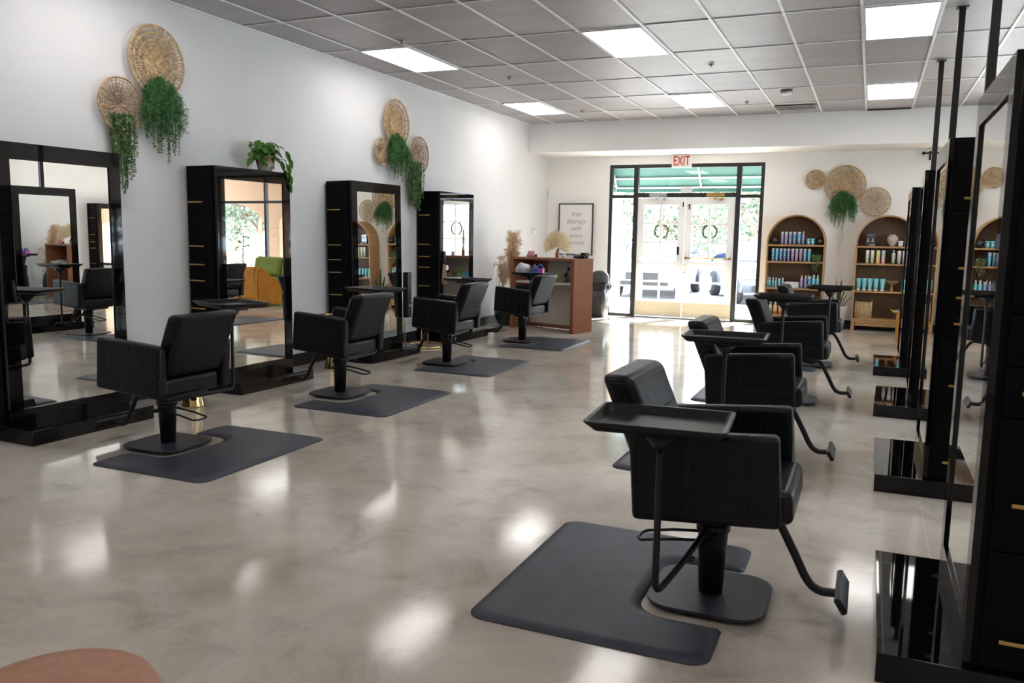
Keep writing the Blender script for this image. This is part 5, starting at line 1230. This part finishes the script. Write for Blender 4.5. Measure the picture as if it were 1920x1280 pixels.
# ---------------------------------------------------------------- waiting corner (seen past the poles and in the mirrors)
t = thing('armchair', 'mustard velvet armchair, a sliver visible left of the farthest mirror stations', 'armchair', (0.80, 12.30, 0), R(-168)); t.scale = (0.80, 0.95, 1.0)
b = MB()
for s in (-1, 1):
    prof = [(-0.36, 0.06), (-0.33, 0.04), (0.36, 0.04), (0.385, 0.07), (0.385, 0.62), (0.36, 0.70), (0.30, 0.74), (0.22, 0.72), (0.10, 0.60), (-0.10, 0.50), (-0.32, 0.46), (-0.375, 0.40)]
    b.prism(prof, s * 0.40 - 0.055, s * 0.40 + 0.055, axis=0, bev=0.018)
b.build('arms', MT['orange'], t)
b = MB(); b.b2(-0.343, 0.343, -0.345, 0.28, 0.06, 0.40, 0.03); b.build('seat', MT['orange'], t)
b = MB(); b.box((0, 0.30, 0.44), (0.686, 0.14, 0.62), 0.05, rot=(-0.08, 0, 0)); b.build('backrest', MT['orange'], t)
b = MB()
for x in (-0.38, 0.38):
    for y in (-0.3, 0.3): b.b2(x - 0.02, x + 0.02, y - 0.02, y + 0.02, 0, 0.045)
b.build('feet', MT['woodback'], t)
t = thing('sofa', 'green velvet sofa by the big window, seen in the second left mirror', 'sofa', (1.75, 13.75, 0))
b = MB(); b.b2(-0.78, 0.78, -0.40, 0.36, 0.10, 0.32, 0.03); b.build('base', MT['sofa'], t)
for s in (-1, 1):
    b = MB(); b.b2(s * 0.78 if s > 0 else -0.92, 0.92 if s > 0 else -0.78, -0.40, 0.40, 0.10, 0.60, 0.05); b.build('armrest', MT['sofa'], t)
b = MB(); b.b2(-0.78, 0.78, 0.20, 0.42, 0.32, 0.80, 0.07); b.build('backrest', MT['sofa'], t)
for s in (-1, 1):
    b = MB(); b.b2(min(0.005 * s, 0.775 * s), max(0.005 * s, 0.775 * s), -0.42, 0.20, 0.325, 0.46, 0.04); b.build('seat_cushion', MT['sofa'], t)
    b = MB(); b.box((0.39 * s, 0.14, 0.66), (0.76, 0.18, 0.42), 0.07, rot=(-0.2, 0, 0)); b.build('back_cushion', MT['sofa'], t)
b = MB()
for x in (-0.85, 0.85):
    for y in (-0.33, 0.33): b.lathe([(0.015, 0), (0.025, 0.10)], c=(x, y, 0), seg=10)
b.build('feet', MT['woodback'], t)
t = thing('fiddle_leaf_fig', 'young fiddle leaf fig in a pot beside the green sofa, seen in a mirror', 'potted plant', (2.95, 13.95, 0))
b = MB(); b.lathe([(0.12, 0), (0.16, 0.30), (0.15, 0.30), (0.14, 0.27), (0.01, 0.27)], seg=28); b.build('pot', MT['potwhite'], t)
b = MB(); b.tube([(0, 0, 0.27), (0.02, 0, 0.8), (0, 0.01, 1.35)], 0.012, 8); b.build('stem', MT['bark'], t)
b = MB(); rr = random.Random(77)
for k in range(16):
    a = k * 2.4; leaf(b, (0.02 * math.cos(a), 0.02 * math.sin(a), 1.0 + 0.024 * k), (math.cos(a), math.sin(a), 0.4), rr.uniform(0.2, 0.27), 0.15, droop=0.5)
b.build('leaves', MT['pothos'], t)

# ---------------------------------------------------------------- outside
b = MB(); b.b2(-40, 40, YB + 0.155, 18.0, -0.15, -0.02); o = struct('pavement', b, MT['concrete'])
b = MB(); b.b2(-40, 40, 18.0, 60.0, -0.30, -0.12); o = struct('ground', b, MT['asphalt'])
# green awning: sloping canvas with side cheek and tubes
t = thing('awning', 'green canvas awning with white tubes, outside above the entrance', 'awning', (0, 0, 0))
def slab(b, P, nrm, th, mi=0):
    A = [b.bm.verts.new(Vector(p)) for p in P]; B = [b.bm.verts.new(Vector(p) + Vector(nrm) * th) for p in P]
    b.bm.faces.new(A); b.bm.faces.new(list(reversed(B)))
    for i in range(len(P)): b.bm.faces.new((A[i], B[i], B[(i + 1) % len(P)], A[(i + 1) % len(P)]))
ax0, ax1, ayt, ayb, azt, azb = -4.62, -1.10, YB + 0.17, 15.75, 3.45, 2.36
b = MB(); slab(b, [(ax0, ayt, azt), (ax1, ayt, azt), (ax1, ayb, azb), (ax0, ayb, azb)], (0, 0.7, 0.7), 0.006); slab(b, [(ax0, ayb + 0.012, azb), (ax1, ayb + 0.012, azb), (ax1, ayb + 0.012, azb - 0.09), (ax0, ayb + 0.012, azb - 0.09)], (0, 1, 0), 0.005)
b.build('canvas', MT['awning'], t)
b = MB()
for x, nx in ((ax0 - 0.008, -1), (ax1 + 0.008, 1)): slab(b, [(x, ayt, azt), (x, ayb, azb), (x, ayb, azb - 0.09), (x, ayt, azb - 0.09)], (nx, 0, 0), 0.005)
b.build('side_panels', MT['awning'], t)
b = MB()
def on_slope(x, q): return (x, ayt + (ayb - ayt) * q - 0.02, azt + (azb - azt) * q - 0.02)
for q in (0.30, 0.62, 0.84, 0.99): b.tube([on_slope(ax0 + 0.02, q), on_slope(ax1 - 0.02, q)], 0.016, 6)
for x in (ax0 + 0.02, -2.98, ax1 - 0.02): b.tube([on_slope(x, 0.02), on_slope(x, 0.99)], 0.016, 6)
for z in (azb + 0.02, azb + 0.22, azb + 0.45):
    for x in (ax0 + 0.02, ax1 - 0.02): b.tube([(x, ayt + 0.02, z), (x, ayt + (ayb - ayt) * min(0.98, (azt - z) / (azt - azb)), z)], 0.014, 6)
b.build('tube_frame', MT['awnframe'], t)
# stucco pier left of the door and arcade over the big window
b = MB(); b.b2(-5.35, -4.87, 16.6, 17.1, -0.02, 3.4, 0.01); struct('wall_pier_outside', b, MT['stucco'])
b = MB(); y0, y1 = 17.0, 17.4
xsA = [(0.4, 2.6), (3.4, 6.2)]
poly = []
piers = [(-0.2, 0.3), (2.2, 2.7), (4.75, 5.25), (8.0, 8.5), (11.4, 11.9)]
for xa, xb in piers: b.b2(xa, xb, y0, y1, -0.02, 1.5, 0.01); b.b2(xa, xb, y0, y1, 1.5, 3.8)
for (_, xa), (xb, _) in zip(piers, piers[1:]):
    cx, rx = (xa + xb) / 2, (xb - xa) / 2
    pl_ = [(cx + rx * math.cos(R(a)), 1.5 + 0.66 * math.sin(R(a))) for a in range(180, -1, -10)]
    b.prism(pl_ + [(xb, 3.8), (xa, 3.8)], y0, y1, axis=1)
struct('wall_arcade_outside', b, MT['stucco'])
b = MB(); b.b2(-0.2, 11.9, YB + 0.16, y0 - 0.005, 3.45, 3.6); struct('ceiling_arcade_outside', b, MT['stucco'])

def car_mesh():
    """a compact saloon, nose towards -y, wheels on z=0"""
    b = MB()
    prof = [(-2.20, 0.45), (-2.24, 0.62), (-2.10, 0.78), (-1.25, 0.95), (-1.05, 0.98), (-0.35, 1.40), (0.0, 1.46), (0.75, 1.45), (1.30, 1.30), (1.85, 1.02), (2.15, 0.98), (2.24, 0.80), (2.22, 0.42), (2.10, 0.30), (-2.08, 0.30)]
    rings = []
    for x, wk, zk in ((-0.90, 0.0, 0.90), (-0.88, 0.3, 0.95), (-0.80, 0.6, 1.0), (0.80, 0.6, 1.0), (0.88, 0.3, 0.95), (0.90, 0.0, 0.90)):
        rg = []
        for y, z in prof:
            xx = x * (1 - 0.22 * max(0, (z - 0.95) / 0.5)) * (1 - 0.06 * (abs(y) / 2.24) ** 4)
            rg.append(b.bm.verts.new((xx, y * (0.97 if abs(x) > 0.85 else 1.0), 0.3 + (z - 0.3) * (0.97 if abs(x) > 0.85 else 1))))
        rings.append(rg)
    n = len(prof)
    for A, B in zip(rings, rings[1:]):
        for i in range(n): f = b.bm.faces.new((A[i], A[(i + 1) % n], B[(i + 1) % n], B[i])); f.smooth = True
    b.bm.faces.new(list(reversed(rings[0]))); b.bm.faces.new(rings[-1])
    body = b
    g = MB()
    slab(g, [(-0.70, -1.02, 1.00), (0.70, -1.02, 1.00), (0.60, -0.40, 1.38), (-0.60, -0.40, 1.38)], (0, -0.5, 0.85), 0.015)
    slab(g, [(0.68, 1.75, 1.08), (-0.68, 1.75, 1.08), (-0.58, 1.33, 1.31), (0.58, 1.33, 1.31)], (0, 0.5, 0.85), 0.015)
    for s in (-1, 1): slab(g, [(s * 0.875, -0.9, 0.99), (s * 0.80, -0.30, 1.34), (s * 0.79, 0.80, 1.38), (s * 0.83, 1.30, 1.22), (s * 0.88, 1.45, 1.0)], (s, 0, 0.3), 0.012)
    l = MB()
    for s in (-1, 1): l.box((s * 0.66, -2.19, 0.70), (0.36, 0.12, 0.14), 0.03)
    gr = MB(); gr.box((0, -2.235, 0.58), (0.85, 0.04, 0.18), 0.01); gr.box((0, -2.21, 0.40), (1.3, 0.05, 0.10), 0.01)
    wh = MB()
    for s in (-1, 1):
        for y in (-1.38, 1.38): wh.lathe([(0.16, -0.01), (0.30, 0.0), (0.325, 0.03), (0.325, 0.19), (0.30, 0.22), (0.17, 0.21)], seg=24, M=Matrix.Translation((s * 0.93, y, 0.33)) @ Matrix.Rotation(-s * PI / 2, 4, 'Y'))
    hub = MB()
    for s in (-1, 1):
        for y in (-1.38, 1.38): hub.lathe([(0.20, -0.015), (0.20, -0.012)], seg=20, M=Matrix.Translation((s * 0.93, y, 0.33)) @ Matrix.Rotation(-s * PI / 2, 4, 'Y'))
    return body, g, l, gr, wh, hub
cms = None
for (x, y, rz, mm, lb) in [(-7.9, 22.6, 0.0, 'carsilver', 'silver car seen through the left sidelight'), (-5.3, 22.4, 0.05, 'carwhite', 'white car parked behind the left entrance door'), (-2.6, 21.8, 0.35, 'carsilver', 'silver car parked at an angle behind the right entrance door'), (9.6, 24.2, 0.2, 'carwhite', 'white car beyond the side window')]:
    if cms is None:
        bb = car_mesh(); cms = [(n_, q.mesh(n_, m_)) for n_, q, m_ in zip(('body', 'windows', 'head_lamps', 'grille', 'tyres', 'hub_caps'), bb, (MT['carwhite'], MT['carglass'], MT['lamp'], MT['metal'], MT['tyre'], MT['lamp']))]
    t = thing('car', lb, 'car', (x, y, -0.12), rz, 'cars parked outside the entrance')
    for n_, me in cms:
        o = link(n_, me, t)
        if n_ == 'body' and mm != 'carwhite':
            o.material_slots[0].link = 'OBJECT'; o.material_slots[0].material = MT[mm]
def tree(x, y, hgt, rad, seed, label, red=0.1, name='tree', n=3400, ls=0.2):
    t = thing(name, label, 'tree', (x, y, -0.12)); rr = random.Random(seed)
    b = MB(); b.tube([(0, 0, 0), (0.05, 0, hgt * 0.3), (-0.05, 0, hgt * 0.6)], [0.17, 0.12, 0.08], 10)
    for k in range(5):
        a = k * 1.3; b.tube([(0, 0, hgt * 0.32), (math.cos(a) * rad * 0.4, math.sin(a) * rad * 0.4, hgt * 0.55)], [0.07, 0.03], 6)
    b.build('trunk', MT['bark'], t)
    b = MB()
    cl = [(Vector((rr.gauss(0, 0.45) * rad, rr.gauss(0, 0.4) * rad, hgt * 0.62 + rr.gauss(0, 0.32) * hgt * 0.42)), rr.uniform(0.3, 0.55) * rad) for k in range(16)]
    for k in range(n):
        c, q = rr.choice(cl); v = Vector((rr.gauss(0, 1), rr.gauss(0, 1), rr.gauss(0, 1))).normalized() * q * rr.uniform(0.75, 1.0)
        leafcloud(b, rr, c + v, (rr.gauss(0, 1), rr.gauss(0, 1), rr.gauss(0, 1)), ls * rr.uniform(0.6, 1.2), mi=1 if rr.random() < red else 0, wide=0.8)
    b.build('crown', [MT['tree'], MT['treered']], t); return t
tree(-8.9, 26.5, 4.6, 2.2, 1, 'leafy tree beyond the cars at the far left', 0.08)
tree(-6.8, 33.5, 4.4, 2.2, 2, 'tree with orange blossom seen through the left glass door', 0.28)
tree(-3.3, 27.6, 4.8, 2.1, 3, 'tree behind the middle of the entrance doors', 0.15)
tree(-1.0, 34.0, 4.6, 2.3, 4, 'green tree seen through the right sidelight', 0.05)
tree(13.2, 25.0, 4.4, 2.0, 5, 'tree beyond the arcade, seen in a mirror', 0.05)
tree(18.5, 29.0, 4.4, 2.0, 6, 'tree far right beyond the side window', 0.05)
b = MB(); rr = random.Random(70)
for k in range(2600):
    x = rr.uniform(5.0, 12.5); y = rr.uniform(19.2, 20.2); leafcloud(b, rr, (x, y, rr.uniform(-0.1, 0.75)), (rr.gauss(0, 1), rr.gauss(0, 1), rr.gauss(0.3, 1)), 0.13, mi=1 if rr.random() < 0.3 else 0, wide=0.7)
o = b.build('flower_bed', [MT['tree'], MT['flower']]); tag(o, 'bed of shrubs with pink and yellow blossom beyond the side window', 'flower bed', kind='stuff')
